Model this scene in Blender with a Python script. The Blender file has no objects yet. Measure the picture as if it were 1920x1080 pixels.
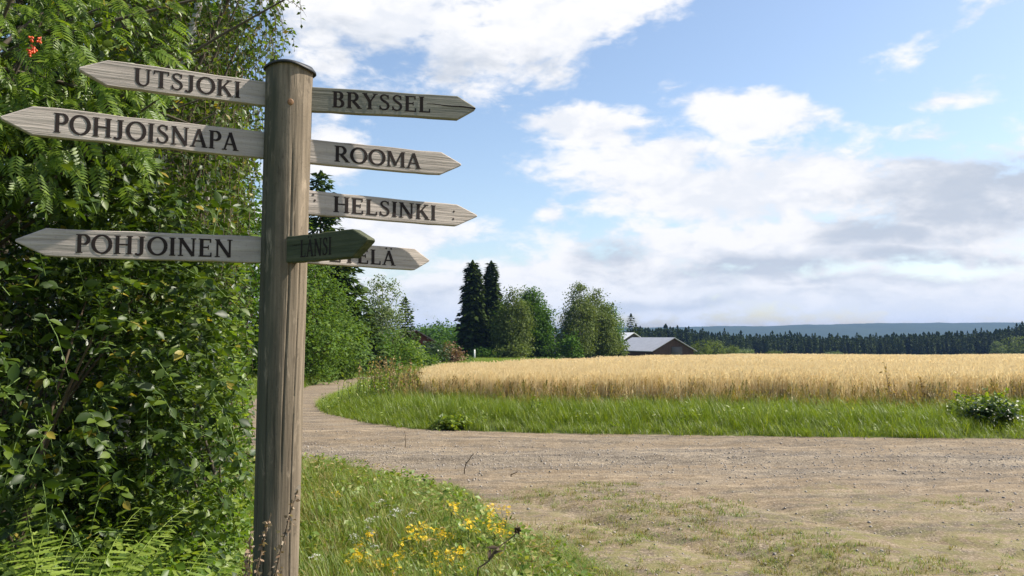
import bpy, math, random
import numpy as np
from mathutils import Matrix, Vector, Euler

PI = math.pi
R = math.radians
scene = bpy.context.scene
C = scene.collection

# ------------------------------------------------------------------ camera
EYE = 1.5
FPX = 1500.0                 # focal length in pixels of a 1920 wide picture
PITCH = math.atan(92 / FPX)
cam_d = bpy.data.cameras.new('camera')
cam_d.sensor_width = 36.0
cam_d.lens = 36.0 * FPX / 1920.0
cam_d.clip_start = 0.05
cam_d.clip_end = 20000.0
cam = bpy.data.objects.new('camera', cam_d)
cam.location = (0, 0, EYE)
cam.rotation_euler = (PI / 2 + PITCH, 0, 0)
C.objects.link(cam)
scene.camera = cam

# ------------------------------------------------------------------ light
SUN_EL, SUN_AZ = 47.0, 81.0        # azimuth clockwise from the viewing direction
world = bpy.data.worlds.new('World')
scene.world = world
world.use_nodes = True
SKY_STRENGTH = 0.106
sun_d = bpy.data.lights.new('sun', 'SUN')
sun_d.energy = 5.0
sun_d.angle = R(0.5)
sun_d.color = (1.0, 0.93, 0.82)
sun = bpy.data.objects.new('sun', sun_d)
sv = Vector((math.cos(R(SUN_EL)) * math.sin(R(SUN_AZ)), math.cos(R(SUN_EL)) * math.cos(R(SUN_AZ)), math.sin(R(SUN_EL))))
sun.rotation_euler = (-sv).to_track_quat('-Z', 'Y').to_euler()
sun.location = (20, -5, 30)
C.objects.link(sun)
scene.view_settings.view_transform = 'Standard'
scene.view_settings.look = 'None'
scene.view_settings.exposure = 0.85
scene.view_settings.gamma = 1.0
scene.view_settings.use_curve_mapping = False
scene.cycles.max_bounces = 8
scene.cycles.transmission_bounces = 6
scene.cycles.volume_bounces = 0
scene.cycles.use_denoising = True


class NT:
    """Small helper to write node trees as expressions."""
    def __init__(self, tree):
        self.t = tree
        for n in list(tree.nodes):
            tree.nodes.remove(n)

    def n(self, kind, **kw):
        nd = self.t.nodes.new(kind)
        for k, v in kw.items():
            setattr(nd, k, v)
        return nd

    def link(self, a, b):
        self.t.links.new(a, b)

    def put(self, sock, v):
        if isinstance(v, (int, float)):
            sock.default_value = v
        elif isinstance(v, (tuple, list)):
            if len(v) == 3 and sock.type == 'RGBA':
                v = (*v, 1.0)
            sock.default_value = v
        else:
            self.link(v, sock)

    def m(self, op, a, b=None, c=None, clamp=False):
        nd = self.n('ShaderNodeMath', operation=op, use_clamp=clamp)
        self.put(nd.inputs[0], a)
        if b is not None:
            self.put(nd.inputs[1], b)
        if c is not None:
            self.put(nd.inputs[2], c)
        return nd.outputs[0]

    def v(self, op, a, b=None):
        nd = self.n('ShaderNodeVectorMath', operation=op)
        self.put(nd.inputs[0], a)
        if b is not None:
            self.put(nd.inputs[1], b)
        return nd.outputs[0]

    def sep(self, a):
        nd = self.n('ShaderNodeSeparateXYZ')
        self.link(a, nd.inputs[0])
        return nd.outputs

    def comb(self, x, y, z):
        nd = self.n('ShaderNodeCombineXYZ')
        for i, q in enumerate((x, y, z)):
            self.put(nd.inputs[i], q)
        return nd.outputs[0]

    def noise(self, vec, scale, detail=4.0, rough=0.55, dist=0.0, dims='3D'):
        nd = self.n('ShaderNodeTexNoise', noise_dimensions=dims)
        if vec is not None:
            self.link(vec, nd.inputs['Vector'])
        nd.inputs['Scale'].default_value = scale
        nd.inputs['Detail'].default_value = detail
        nd.inputs['Roughness'].default_value = rough
        nd.inputs['Distortion'].default_value = dist
        return nd.outputs['Fac']

    def smooth(self, x, lo, hi):
        nd = self.n('ShaderNodeMapRange', interpolation_type='SMOOTHSTEP')
        self.put(nd.inputs[0], x)
        nd.inputs[1].default_value = lo
        nd.inputs[2].default_value = hi
        nd.inputs[3].default_value = 0.0
        nd.inputs[4].default_value = 1.0
        return nd.outputs[0]

    def mix(self, f, a, b, blend='MIX'):
        nd = self.n('ShaderNodeMix', data_type='RGBA', blend_type=blend)
        self.put(nd.inputs[0], f)
        self.put(nd.inputs[6], a)
        self.put(nd.inputs[7], b)
        return nd.outputs[2]

    def ramp(self, f, stops):
        nd = self.n('ShaderNodeValToRGB')
        self.link(f, nd.inputs[0])
        cr = nd.color_ramp
        while len(cr.elements) < len(stops):
            cr.elements.new(0.5)
        for e, (p, c) in zip(cr.elements, stops):
            e.position = p
            e.color = (*c, 1.0)
        return nd.outputs[0]


def build_sky():
    k = NT(world.node_tree)
    out = k.n('ShaderNodeOutputWorld')
    sky = k.n('ShaderNodeTexSky', sky_type='NISHITA')
    sky.sun_disc = False
    sky.sun_elevation = R(SUN_EL)
    sky.sun_rotation = R(SUN_AZ)
    sky.air_density = 1.0
    sky.dust_density = 1.2
    sky.ozone_density = 1.0
    d = k.n('ShaderNodeTexCoord').outputs['Generated']
    x, y, z = k.sep(d)
    az0 = k.m('ARCTAN2', x, y)
    el0 = k.m('ARCSINE', z)
    # wobble of the cloud outlines
    st = k.comb(x, y, k.m('MULTIPLY', z, 2.2))
    w1 = k.noise(st, 5.0, 3.0, 0.5)
    w2 = k.noise(k.v('ADD', st, (7.3, 1.1, 4.2)), 5.0, 3.0, 0.5)
    az = k.m('ADD', az0, k.m('MULTIPLY', k.m('SUBTRACT', w1, 0.5), 0.13))
    el = k.m('ADD', el0, k.m('MULTIPLY', k.m('SUBTRACT', w2, 0.5), 0.09))

    def blob(px, py, rx, ry, rot=0.0, gain=1.0):
        a0, e0 = math.atan((px - 960) / FPX), math.atan((632 - py) / FPX)
        da, de = k.m('SUBTRACT', az, a0), k.m('SUBTRACT', el, e0)
        c, s = math.cos(R(rot)), math.sin(R(rot))
        u = k.m('ADD', k.m('MULTIPLY', da, c), k.m('MULTIPLY', de, s))
        w = k.m('SUBTRACT', k.m('MULTIPLY', de, c), k.m('MULTIPLY', da, s))
        u = k.m('DIVIDE', u, rx / FPX)
        w = k.m('DIVIDE', w, ry / FPX)
        r = k.m('SQRT', k.m('ADD', k.m('MULTIPLY', u, u), k.m('MULTIPLY', w, w)))
        return k.m('MULTIPLY', k.m('SUBTRACT', 1.0, r), gain)

    def union(bl):
        r = bl[0]
        for b in bl[1:]:
            r = k.m('MAXIMUM', r, b)
        return r
    white = union([
        blob(700, 20, 330, 170), blob(860, 90, 150, 95), blob(1050, 20, 190, 120, 20), blob(1190, -20, 160, 80, 25),
        blob(1090, 235, 190, 60, -14), blob(1440, 235, 190, 66, -6), blob(1250, 300, 170, 40), blob(1400, 360, 470, 90, -3),
        blob(1760, 380, 330, 100), blob(1950, 400, 260, 130), blob(1500, 470, 560, 90), blob(1200, 540, 520, 80),
        blob(900, 560, 420, 70), blob(720, 440, 240, 60), blob(1600, 570, 600, 70), blob(560, 300, 130, 90),
        blob(1840, 110, 170, 30, 24, 0.42), blob(1890, 50, 60, 50, 20, 0.55), blob(1800, 222, 80, 22, 6, 0.6), blob(1750, 280, 110, 26, 8, 0.45),
        blob(1290, 180, 70, 18, 0, 0.3), blob(1045, 405, 40, 50, -40, 0.7), blob(2300, 420, 420, 160), blob(300, 480, 420, 120),
    ])
    # away from the view the cloud cover is thinned out, for less fill light
    far_out = k.smooth(k.m('MAXIMUM', k.m('MULTIPLY', k.m('ABSOLUTE', az0), 1.0), k.m('MULTIPLY', el0, 1.45)), 0.66, 0.95)
    gen = k.m('MULTIPLY', k.m('SUBTRACT', k.noise(st, 2.6, 4.0, 0.5), 0.64), 3.6)
    field = k.m('ADD', k.m('MULTIPLY', white, k.m('SUBTRACT', 1.0, far_out)), k.m('MULTIPLY', gen, far_out))
    st2 = k.comb(x, y, k.m('MULTIPLY', z, 2.1))
    n1 = k.noise(st2, 9.0, 8.0, 0.58, 0.4)
    n2 = k.noise(k.v('ADD', st2, (3.1, 9.2, 5.5)), 26.0, 6.0, 0.6, 0.3)
    dens = k.m('ADD', field, k.m('MULTIPLY', k.m('SUBTRACT', n1, 0.5), 1.7))
    dens = k.m('ADD', dens, k.m('MULTIPLY', k.m('SUBTRACT', n2, 0.5), 1.0))
    mask = k.smooth(dens, 0.02, 0.55)
    # grey undersides
    grey = union([
        blob(1800, 400, 230, 75, 6), blob(1960, 380, 200, 80), blob(1620, 450, 170, 36, -4), blob(1420, 505, 220, 44, 3, .9), blob(1700, 505, 260, 26, 0, .7),
        blob(1140, 480, 110, 32, -8, 0.9), blob(900, 130, 260, 60, 0, 0.55), blob(700, 110, 220, 60, 0, 0.5), blob(1300, 575, 400, 22, 0, 0.7), blob(760, 560, 160, 26, 0, 0.6),
        blob(1650, 545, 300, 18, 0, 0.5),
    ])
    g2 = k.noise(k.comb(x, y, k.m('MULTIPLY', z, 2.4)), 11.0, 7.0, 0.6, 0.2)
    gfield = k.m('ADD', k.m('MULTIPLY', grey, k.m('SUBTRACT', 1.0, far_out)), k.m('MULTIPLY', k.m('SUBTRACT', g2, 0.55), far_out))
    gm = k.smooth(k.m('ADD', gfield, k.m('MULTIPLY', k.m('SUBTRACT', g2, 0.5), 2.0)), 0.0, 0.8)
    body = k.mix(k.smooth(k.m('ADD', n1, k.m('MULTIPLY', k.m('SUBTRACT', n2, 0.5), 0.6)), 0.60, 0.38), (0.98, 0.98, 1.0), (0.84, 0.87, 0.93))
    cloud = k.mix(k.m('MULTIPLY', gm, 0.82), body, (0.50, 0.57, 0.68))
    low = k.smooth(el0, 0.10, 0.0)
    cloud = k.mix(k.m('MULTIPLY', low, 0.55), cloud, (0.74, 0.83, 0.95))
    b1 = k.n('ShaderNodeBackground')
    b1.inputs[1].default_value = SKY_STRENGTH
    k.link(sky.outputs[0], b1.inputs[0])
    b2 = k.n('ShaderNodeBackground')
    b2.inputs[1].default_value = CLOUD_STRENGTH
    k.link(cloud, b2.inputs[0])
    mx = k.n('ShaderNodeMixShader')
    up = k.smooth(z, -0.02, 0.0)
    k.link(k.m('MULTIPLY', mask, up), mx.inputs[0])
    k.link(b1.outputs[0], mx.inputs[1])
    k.link(b2.outputs[0], mx.inputs[2])
    k.link(mx.outputs[0], out.inputs[0])


CLOUD_STRENGTH = 0.58
build_sky()


# ------------------------------------------------------------------ geometry helpers
def ray(px, py):
    u, v = (px - 960) / FPX, (540 - py) / FPX
    c, s = math.cos(PITCH), math.sin(PITCH)
    return np.array([u, c - v * s, s + v * c])


def P(px, py, depth):
    r = ray(px, py)
    return r * (depth / r[1]) + np.array([0, 0, EYE])


def project(p):
    p = np.atleast_2d(p) - np.array([0, 0, EYE])
    c, s = math.cos(PITCH), math.sin(PITCH)
    dep = p[:, 1] * c + p[:, 2] * s
    up = -p[:, 1] * s + p[:, 2] * c
    return 960 + FPX * p[:, 0] / dep, 540 - FPX * up / dep, dep


def nrm(a):
    return a / np.maximum(np.linalg.norm(a, axis=-1, keepdims=True), 1e-9)


def mesh_q(name, V, F, mats=(), smooth=False, mat_idx=None):
    """mesh of quads (or triangles) from arrays"""
    me = bpy.data.meshes.new(name)
    V = np.asarray(V, dtype=np.float32).reshape(-1, 3)
    F = np.asarray(F, dtype=np.int32)
    nf, kk = F.shape
    me.vertices.add(len(V))
    me.vertices.foreach_set('co', V.ravel())
    me.loops.add(nf * kk)
    me.loops.foreach_set('vertex_index', F.ravel())
    me.polygons.add(nf)
    me.polygons.foreach_set('loop_start', np.arange(0, nf * kk, kk, dtype=np.int32))
    try:
        me.polygons.foreach_set('loop_total', np.full(nf, kk, dtype=np.int32))
    except Exception:
        pass
    for m in mats:
        me.materials.append(m)
    if mat_idx is not None:
        me.polygons.foreach_set('material_index', np.asarray(mat_idx, dtype=np.int32))
    if smooth:
        me.polygons.foreach_set('use_smooth', np.ones(nf, dtype=bool))
    me.update(calc_edges=True)
    return me


def link(name, me, parent=None):
    o = bpy.data.objects.new(name, me)
    C.objects.link(o)
    if parent is not None:
        o.parent = parent
    return o


def tag(o, label=None, cat=None, group=None, kind=None):
    if label:
        o['label'] = label
    if cat:
        o['category'] = cat
    if group:
        o['group'] = group
    if kind:
        o['kind'] = kind
    return o


def thing(name, label, cat, loc, group=None, rz=0.0):
    o = bpy.data.objects.new(name, None)
    o.empty_display_size = 0.2
    C.objects.link(o)
    o.location = tuple(float(q) for q in loc)
    o.rotation_euler = (0, 0, rz)
    return tag(o, label, cat, group)


def part(name, VF, mat, parent, off=(0, 0, 0), smooth=False, kind=None):
    V, F = merge(VF) if isinstance(VF, list) else VF
    me = mesh_q(name, np.asarray(V) - np.asarray(off), F, [mat], smooth)
    o = link(name, me, parent)
    if kind:
        o['kind'] = kind
    return o


def copy_tree(o, parent=None):
    c = o.copy()
    C.objects.link(c)
    if parent is not None:
        c.parent = parent
    for ch in [q for q in o.children]:
        copy_tree(ch, c)
    return c


def merge(parts):
    Vs, Fs, n = [], [], 0
    for V, F in parts:
        V = np.asarray(V, dtype=float).reshape(-1, 3)
        F = np.asarray(F, dtype=int)
        Vs.append(V)
        Fs.append(F + n)
        n += len(V)
    return np.concatenate(Vs), np.concatenate(Fs)


def tube(pts, rad, sides=6, cap=True):
    pts = np.asarray(pts, dtype=float)
    n = len(pts)
    rad = np.full(n, rad) if np.isscalar(rad) else np.asarray(rad, dtype=float)
    tang = nrm(np.gradient(pts, axis=0))
    ref = np.where(np.abs(tang[:, 2:3]) > 0.9, np.array([[1.0, 0, 0]]), np.array([[0, 0, 1.0]]))
    a = nrm(np.cross(tang, ref))
    b = np.cross(tang, a)
    for i in range(1, n):                       # keep the frame from flipping
        if np.dot(a[i], a[i - 1]) < 0:
            a[i], b[i] = -a[i], -b[i]
    th = np.arange(sides) * 2 * PI / sides
    ring = a[:, None] * np.cos(th)[None, :, None] + b[:, None] * np.sin(th)[None, :, None]
    V = (pts[:, None] + ring * rad[:, None, None]).reshape(-1, 3)
    F = []
    for i in range(n - 1):
        for j in range(sides):
            j2 = (j + 1) % sides
            F.append((i * sides + j, i * sides + j2, (i + 1) * sides + j2, (i + 1) * sides + j))
    if cap and sides == 4:
        F.append((0, 1, 2, 3))
        F.append(tuple((n - 1) * sides + q for q in (3, 2, 1, 0)))
    elif cap and sides == 6:
        for o_ in (0, (n - 1) * sides):
            F.append((o_, o_ + 1, o_ + 2, o_ + 3))
            F.append((o_, o_ + 3, o_ + 4, o_ + 5))
    return V, np.array(F)


def box(x0, x1, y0, y1, z0, z1):
    V = np.array([(x, y, z) for z in (z0, z1) for y in (y0, y1) for x in (x0, x1)], dtype=float)
    F = np.array([(0, 2, 3, 1), (4, 5, 7, 6), (0, 1, 5, 4), (2, 6, 7, 3), (0, 4, 6, 2), (1, 3, 7, 5)])
    return V, F


def bez(a, b, c, n=6):
    t = np.linspace(0, 1, n)[:, None]
    a, b, c = (np.asarray(q, dtype=float) for q in (a, b, c))
    return (1 - t) ** 2 * a + 2 * t * (1 - t) * b + t * t * c


def frames(axis, normal):
    """rotation matrices whose columns are side, axis, normal"""
    y = nrm(axis)
    z = nrm(normal - (normal * y).sum(-1, keepdims=True) * y)
    x = np.cross(y, z)
    return np.stack([x, y, z], axis=-1)


def stamp(proto, rot, pos, scl):
    """copies of one small mesh at many transforms, joined"""
    V, F = proto
    V = np.asarray(V, dtype=float)
    F = np.asarray(F)
    scl = np.asarray(scl, dtype=float)
    if scl.ndim == 1:
        scl = scl[:, None]
    W = np.einsum('nij,pj->npi', rot, V) * scl[:, None] + pos[:, None]
    n = len(pos)
    G = F[None] + (np.arange(n) * len(V))[:, None, None]
    return W.reshape(-1, 3), G.reshape(-1, F.shape[1])


def leaf_proto(width=0.55, stations=(0, .22, .5, .8, 1), prof=(.06, .8, 1, .55, .04), fold=0.14, curl=0.12):
    V, F = [], []
    for t, w in zip(stations, prof):
        hw = w * width / 2
        zc = -curl * t * t
        V += [(-hw, t, zc + fold * w * width), (0, t, zc), (hw, t, zc + fold * w * width)]
    for i in range(len(stations) - 1):
        a = i * 3
        F += [(a, a + 1, a + 4, a + 3), (a + 1, a + 2, a + 5, a + 4)]
    return np.array(V), np.array(F)


LEAF_FINE = leaf_proto(0.62)
LEAF_MID = leaf_proto(0.66, (0, .45, 1), (.1, 1, .05), 0.12, 0.1)
LEAF_NARROW = leaf_proto(0.3, (0, .4, 1), (.15, 1, .05), 0.16, 0.14)
KITE = (np.array([(0, 0, 0), (-.34, .45, .06), (0, 1, -.05), (.34, .45, .06)]), np.array([(0, 3, 2, 1)]))
KITE_SLIM = (np.array([(0, 0, 0), (-.16, .4, .03), (0, 1, -.1), (.16, .4, .03)]), np.array([(0, 3, 2, 1)]))


class Noise2:
    def __init__(self, seed, n=256):
        self.t = np.random.default_rng(seed).random((n, n))
        self.n = n

    def __call__(self, x, y):
        xi, yi = np.floor(x).astype(int), np.floor(y).astype(int)
        fx, fy = x - xi, y - yi
        fx, fy = fx * fx * (3 - 2 * fx), fy * fy * (3 - 2 * fy)
        n = self.n
        g = lambda a, b: self.t[a % n, b % n]
        return (g(xi, yi) * (1 - fx) + g(xi + 1, yi) * fx) * (1 - fy) + (g(xi, yi + 1) * (1 - fx) + g(xi + 1, yi + 1) * fx) * fy


NZ = Noise2(5)


def fbm(x, y, oct=4):
    r, a, f = 0.0, 0.5, 1.0
    for i in range(oct):
        r = r + a * NZ(x * f + 17.3 * i, y * f - 9.1 * i)
        a *= 0.5
        f *= 2.07
    return r


def sstep(x, a, b):
    t = np.clip((x - a) / (b - a), 0, 1)
    return t * t * (3 - 2 * t)


def sdist(poly, x, y):
    """signed distance to a polygon, positive inside"""
    poly = np.asarray(poly, dtype=float)
    x, y = np.asarray(x, dtype=float), np.asarray(y, dtype=float)
    d = np.full(x.shape, 1e9)
    ins = np.zeros(x.shape, dtype=bool)
    for (ax, ay), (bx_, by_) in zip(poly, np.roll(poly, -1, axis=0)):
        ex, ey = bx_ - ax, by_ - ay
        t = np.clip(((x - ax) * ex + (y - ay) * ey) / (ex * ex + ey * ey), 0, 1)
        d = np.minimum(d, np.hypot(x - ax - t * ex, y - ay - t * ey))
        cr = ((ay > y) != (by_ > y))
        with np.errstate(divide='ignore', invalid='ignore'):
            xi = ax + (y - ay) / (by_ - ay if by_ != ay else 1e-12) * ex
        ins ^= cr & (x < xi)
    return np.where(ins, d, -d)


# ------------------------------------------------------------------ materials
def mat(name):
    m = bpy.data.materials.new(name)
    m.use_nodes = True
    return m, NT(m.node_tree)


def finish(k, col, rough=0.8, bump=None, bump_s=0.3, bump_d=0.01, spec=0.3, disp=None, metal=0.0):
    out = k.n('ShaderNodeOutputMaterial')
    p = k.n('ShaderNodeBsdfPrincipled')
    k.put(p.inputs['Base Color'], col)
    k.put(p.inputs['Roughness'], rough)
    p.inputs['Specular IOR Level'].default_value = spec
    p.inputs['Metallic'].default_value = metal
    if bump is not None:
        b = k.n('ShaderNodeBump')
        b.inputs['Strength'].default_value = bump_s
        b.inputs['Distance'].default_value = bump_d
        k.link(bump, b.inputs['Height'])
        k.link(b.outputs[0], p.inputs['Normal'])
    k.link(p.outputs[0], out.inputs[0])
    return p


def plain(name, col, rough=0.7, spec=0.3, metal=0.0, var=0.15, scale=20.0):
    m, k = mat(name)
    tc = k.n('ShaderNodeTexCoord').outputs['Object']
    n = k.noise(tc, scale, 5.0)
    dark = tuple(q * (1 - var) for q in col)
    lite = tuple(min(1, q * (1 + var)) for q in col)
    finish(k, k.mix(n, dark, lite), rough, n, 0.2, 0.004, spec, metal=metal)
    return m


LEAF_GAIN = 0.95


def leaf_mat(name, c1, c2, c3=None, rough=0.45, trans=0.35, spec=0.5, tint=None, green=True, old=None):
    """each leaf its own tone; light also passes through the blade"""
    m, k = mat(name)
    rnd = k.n('ShaderNodeNewGeometry').outputs['Random Per Island']
    orn = k.n('ShaderNodeObjectInfo').outputs['Random']
    f = k.m('FRACT', k.m('ADD', rnd, orn))
    stops = [(0.0, c1), (0.6, c2), (.96, c3 or c2)]
    if old:                                          # a few leaves already turning
        stops += [(.978, c3 or c2), (.985, old), (1.0, tuple(q * .6 for q in old))]
    col = k.ramp(f, [(p_, tuple(q * LEAF_GAIN for q in c_)) for p_, c_ in stops] if green else stops)
    out = k.n('ShaderNodeOutputMaterial')
    p = k.n('ShaderNodeBsdfPrincipled')
    k.link(col, p.inputs['Base Color'])
    p.inputs['Roughness'].default_value = rough
    p.inputs['Specular IOR Level'].default_value = spec
    t = k.n('ShaderNodeBsdfTranslucent')
    k.link(k.mix(1.0, col, tint or (1.5, 1.45, 0.6), 'MULTIPLY'), t.inputs[0])
    mx = k.n('ShaderNodeMixShader')
    mx.inputs[0].default_value = trans
    k.link(p.outputs[0], mx.inputs[1])
    k.link(t.outputs[0], mx.inputs[2])
    k.link(mx.outputs[0], out.inputs[0])
    return m


def m_wood(name, c1, c2, c3, axis='X', rough=0.85, freq=1.0, stain=None, shade_side=None):
    """weathered grain along one local axis"""
    m, k = mat(name)
    tc = k.n('ShaderNodeTexCoord').outputs['Object']
    rnd = k.n('ShaderNodeObjectInfo').outputs['Random']
    x, y, z = k.sep(tc)
    sh = k.m('MULTIPLY', rnd, 37.0)
    if axis == 'X':
        g = k.comb(k.m('ADD', k.m('MULTIPLY', x, 2.2), sh), k.m('MULTIPLY', y, 30.0), k.m('MULTIPLY', z, 70.0 * freq))
        b = k.comb(k.m('ADD', k.m('MULTIPLY', x, 5.0), sh), y, k.m('MULTIPLY', z, 9.0))
    else:
        g = k.comb(k.m('ADD', k.m('MULTIPLY', x, 75.0 * freq), sh), k.m('MULTIPLY', y, 75.0 * freq), k.m('MULTIPLY', z, 1.8))
        b = k.comb(k.m('ADD', k.m('MULTIPLY', x, 8.0), sh), k.m('MULTIPLY', y, 8.0), k.m('MULTIPLY', z, 2.6))
    n1 = k.noise(g, 1.0, 5.0, 0.6, 0.4)
    n2 = k.noise(b, 1.0, 4.0, 0.55, 0.3)
    n3 = k.noise(tc, 130.0, 2.0)
    col = k.ramp(n1, [(0.28, c1), (0.5, c2), (0.72, c3)])
    col = k.mix(k.m('MULTIPLY', k.smooth(n2, 0.4, 0.75), 0.65), col, k.mix(0.5, c1, c2))
    if stain:
        col = k.mix(k.smooth(n2, 0.46, 0.62), col, stain)
    col = k.mix(k.m('MULTIPLY', k.smooth(n3, 0.55, 0.75), 0.25), col, tuple(q * 0.55 for q in c1))
    if shade_side:                                        # shade painted into the side away from the sun, mottled green grey
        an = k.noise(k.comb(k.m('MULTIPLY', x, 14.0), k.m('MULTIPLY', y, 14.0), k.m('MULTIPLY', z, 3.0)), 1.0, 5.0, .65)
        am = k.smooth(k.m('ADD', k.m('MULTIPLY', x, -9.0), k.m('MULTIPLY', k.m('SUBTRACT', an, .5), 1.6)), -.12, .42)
        col = k.mix(k.m('MULTIPLY', am, .8), col, shade_side)
    if axis == 'Z':                                  # pale scuffs and rusty brown weather stains
        sc = k.noise(k.comb(k.m('MULTIPLY', x, 26.0), k.m('MULTIPLY', y, 26.0), k.m('MULTIPLY', z, 5.0)), 1.0, 6.0, .7, .6)
        col = k.mix(k.m('MULTIPLY', k.smooth(sc, .56, .70), .6), col, tuple(min(1, q * 1.25) for q in c3))
        col = k.mix(k.m('MULTIPLY', k.smooth(sc, .44, .32), .7), col, tuple(q * .8 for q in c1))
    crack = k.smooth(n1, 0.34, 0.25)
    col = k.mix(k.m('MULTIPLY', crack, 0.75), col, tuple(q * 0.3 for q in c1))
    h = k.m('SUBTRACT', n1, k.m('MULTIPLY', crack, 0.8))
    finish(k, col, rough, h, 0.9, 0.006, 0.2)
    return m


M = {}
M['board'] = m_wood('weathered_board', (.24, .205, .175), (.40, .35, .305), (.52, .455, .40))
M['board_grey'] = m_wood('grey_board', (.13, .125, .10), (.24, .225, .18), (.33, .305, .25))
M['board_mossy'] = m_wood('mossy_board', (.042, .048, .028), (.072, .080, .046), (.12, .12, .075))
M['board_end'] = m_wood('board_end_grain', (.3, .25, .2), (.42, .36, .3), (.5, .44, .36), freq=.4)
M['post'] = m_wood('weathered_post', (.075, .060, .042), (.185, .148, .105), (.30, .24, .175), 'Z', freq=.8, shade_side=(.062, .064, .045))
M['letter'] = plain('dark_letter', (.022, .015, .013), 0.75, 0.2, var=.7, scale=45)
M['iron'] = plain('rusty_nail', (.05, .035, .03), 0.6)
M['cap'] = plain('black_roofing', (.02, .022, .024), 0.55, 0.4)
M['knot'] = plain('resin_knot', (.20, .10, .04), 0.6, 0.4, var=.4, scale=90)
M['bark'] = plain('grey_brown_bark', (.09, .075, .055), 0.9, var=.5)
M['bark_birch'] = plain('pale_birch_bark', (.5, .48, .44), 0.8, var=.55, scale=9)
M['twig'] = plain('brown_twig', (.10, .072, .046), 0.85)
M['stem_green'] = plain('green_stem', (.09, .14, .03), 0.7)
M['berry'] = plain('orange_red_berry', (.62, .075, .012), 0.4, 0.5)
M['leaf_sallow'] = leaf_mat('sallow_leaf', (.019, .041, .005), (.045, .084, .008), (.115, .165, .017), 0.46, 0.34, 0.38, old=(.34, .27, .04))
M['leaf_rowan'] = leaf_mat('rowan_leaf', (.07, .13, .010), (.13, .21, .016), (.20, .28, .03), 0.42, 0.45, 0.5)
M['leaf_birch'] = leaf_mat('birch_leaf', (.034, .064, .008), (.068, .115, .012), (.14, .195, .03), 0.42, 0.40, 0.55, old=(.30, .24, .04))
M['leaf_bright'] = leaf_mat('bright_shrub_leaf', (.07, .135, .012), (.13, .22, .02), (.23, .30, .045), 0.46, 0.45, 0.5)
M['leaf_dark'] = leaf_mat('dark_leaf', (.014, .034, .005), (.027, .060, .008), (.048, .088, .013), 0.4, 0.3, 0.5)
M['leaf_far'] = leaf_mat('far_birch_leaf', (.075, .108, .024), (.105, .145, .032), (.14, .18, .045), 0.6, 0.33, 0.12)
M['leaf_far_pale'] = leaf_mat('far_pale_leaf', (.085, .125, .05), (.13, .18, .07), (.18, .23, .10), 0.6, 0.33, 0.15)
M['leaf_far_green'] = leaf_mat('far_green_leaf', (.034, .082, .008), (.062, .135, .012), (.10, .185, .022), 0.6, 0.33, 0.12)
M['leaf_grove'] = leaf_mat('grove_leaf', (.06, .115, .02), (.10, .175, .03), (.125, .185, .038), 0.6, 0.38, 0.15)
M['needle'] = leaf_mat('spruce_needle', (.022, .040, .007), (.036, .060, .010), (.058, .084, .015), 0.7, 0.14, 0.08)
M['needle_near'] = leaf_mat('near_spruce_needle', (.025, .05, .012), (.045, .08, .018), (.07, .105, .025), 0.7, 0.18, 0.1)
M['red_leaf'] = leaf_mat('red_brown_leaf', (.14, .07, .04), (.2, .12, .06), (.26, .2, .1), 0.6, 0.2, 0.3)
M['fern'] = leaf_mat('fern_leaf', (.15, .22, .03), (.22, .30, .045), (.28, .36, .07), 0.5, 0.4, 0.4)
M['grass'] = leaf_mat('verge_grass', (.095, .155, .008), (.155, .225, .012), (.24, .29, .03), 0.45, 0.4, 0.5)
M['grass_near'] = leaf_mat('near_grass', (.095, .165, .02), (.165, .245, .03), (.30, .31, .08), 0.5, 0.35, 0.45)
M['grass_dry'] = leaf_mat('dry_grass', (.17, .15, .05), (.24, .21, .08), (.32, .26, .12), 0.6, 0.3, 0.3)
M['grass_red'] = leaf_mat('reddish_seed_grass', (.24, .165, .065), (.33, .235, .095), (.40, .31, .14), 0.6, 0.3, 0.3)
M['dock'] = leaf_mat('brown_seed', (.16, .10, .06), (.28, .20, .13), (.42, .34, .25), 0.7, 0.15, 0.3)
M['yellow'] = leaf_mat('yellow_petal', (.72, .46, .01), (.80, .55, .015), (.85, .62, .03), 0.5, 0.25, 0.3, (1.1, 1.1, 1), False)
M['white'] = leaf_mat('white_petal', (.66, .66, .58), (.75, .75, .68), (.8, .8, .75), 0.5, 0.25, 0.3, (1, 1, 1), False)
M['stone'] = plain('grey_stone', (.28, .25, .22), .9, var=.45, scale=3)
M['ear'] = leaf_mat('ripe_ear', (.65, .545, .335), (.77, .66, .425), (.84, .75, .52), 0.6, 0.35, 0.3, (1.1, 1.05, .9), False)


# ------------------------------------------------------------------ the lie of the land
ROAD = [(40, 11.0), (20, 11.45), (7.6, 11.84), (4.36, 12.1), (.33, 12.57), (-1.67, 13.16), (-2.66, 14.24), (-3.75, 16.07), (-4.43, 18.3),
        (-4.8, 21.2), (-5.17, 25), (-5.5, 29.6), (-5.5, 34), (-4.6, 42), (-2, 55), (-4.4, 57), (-7.0, 44), (-7.5, 35), (-7.3, 29), (-6.9, 25),
        (-6.6, 20), (-6.2, 16.5), (-5.3, 13.2), (-4.0, 10.9), (-2.5, 9.5), (-1.5, 9.0), (-.6, 7.9), (.1, 6.4), (.55, 5.2), (1.0, 3.6),
        (1.3, 0), (1.2, -6), (1.5, -40), (16, -40), (18, -6), (22, 0), (40, .5)]
FIELD = [(-1.75, 16.6), (-1.2, 15.9), (0, 15.4), (4, 15.0), (10, 14.8), (20, 14.5), (34, 14.2), (60, 15), (130, 40), (150, 128), (60, 128),
         (38, 120), (15, 88), (6, 62), (1.4, 47), (-1.2, 36), (-2.1, 28), (-2.2, 20)]


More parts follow.
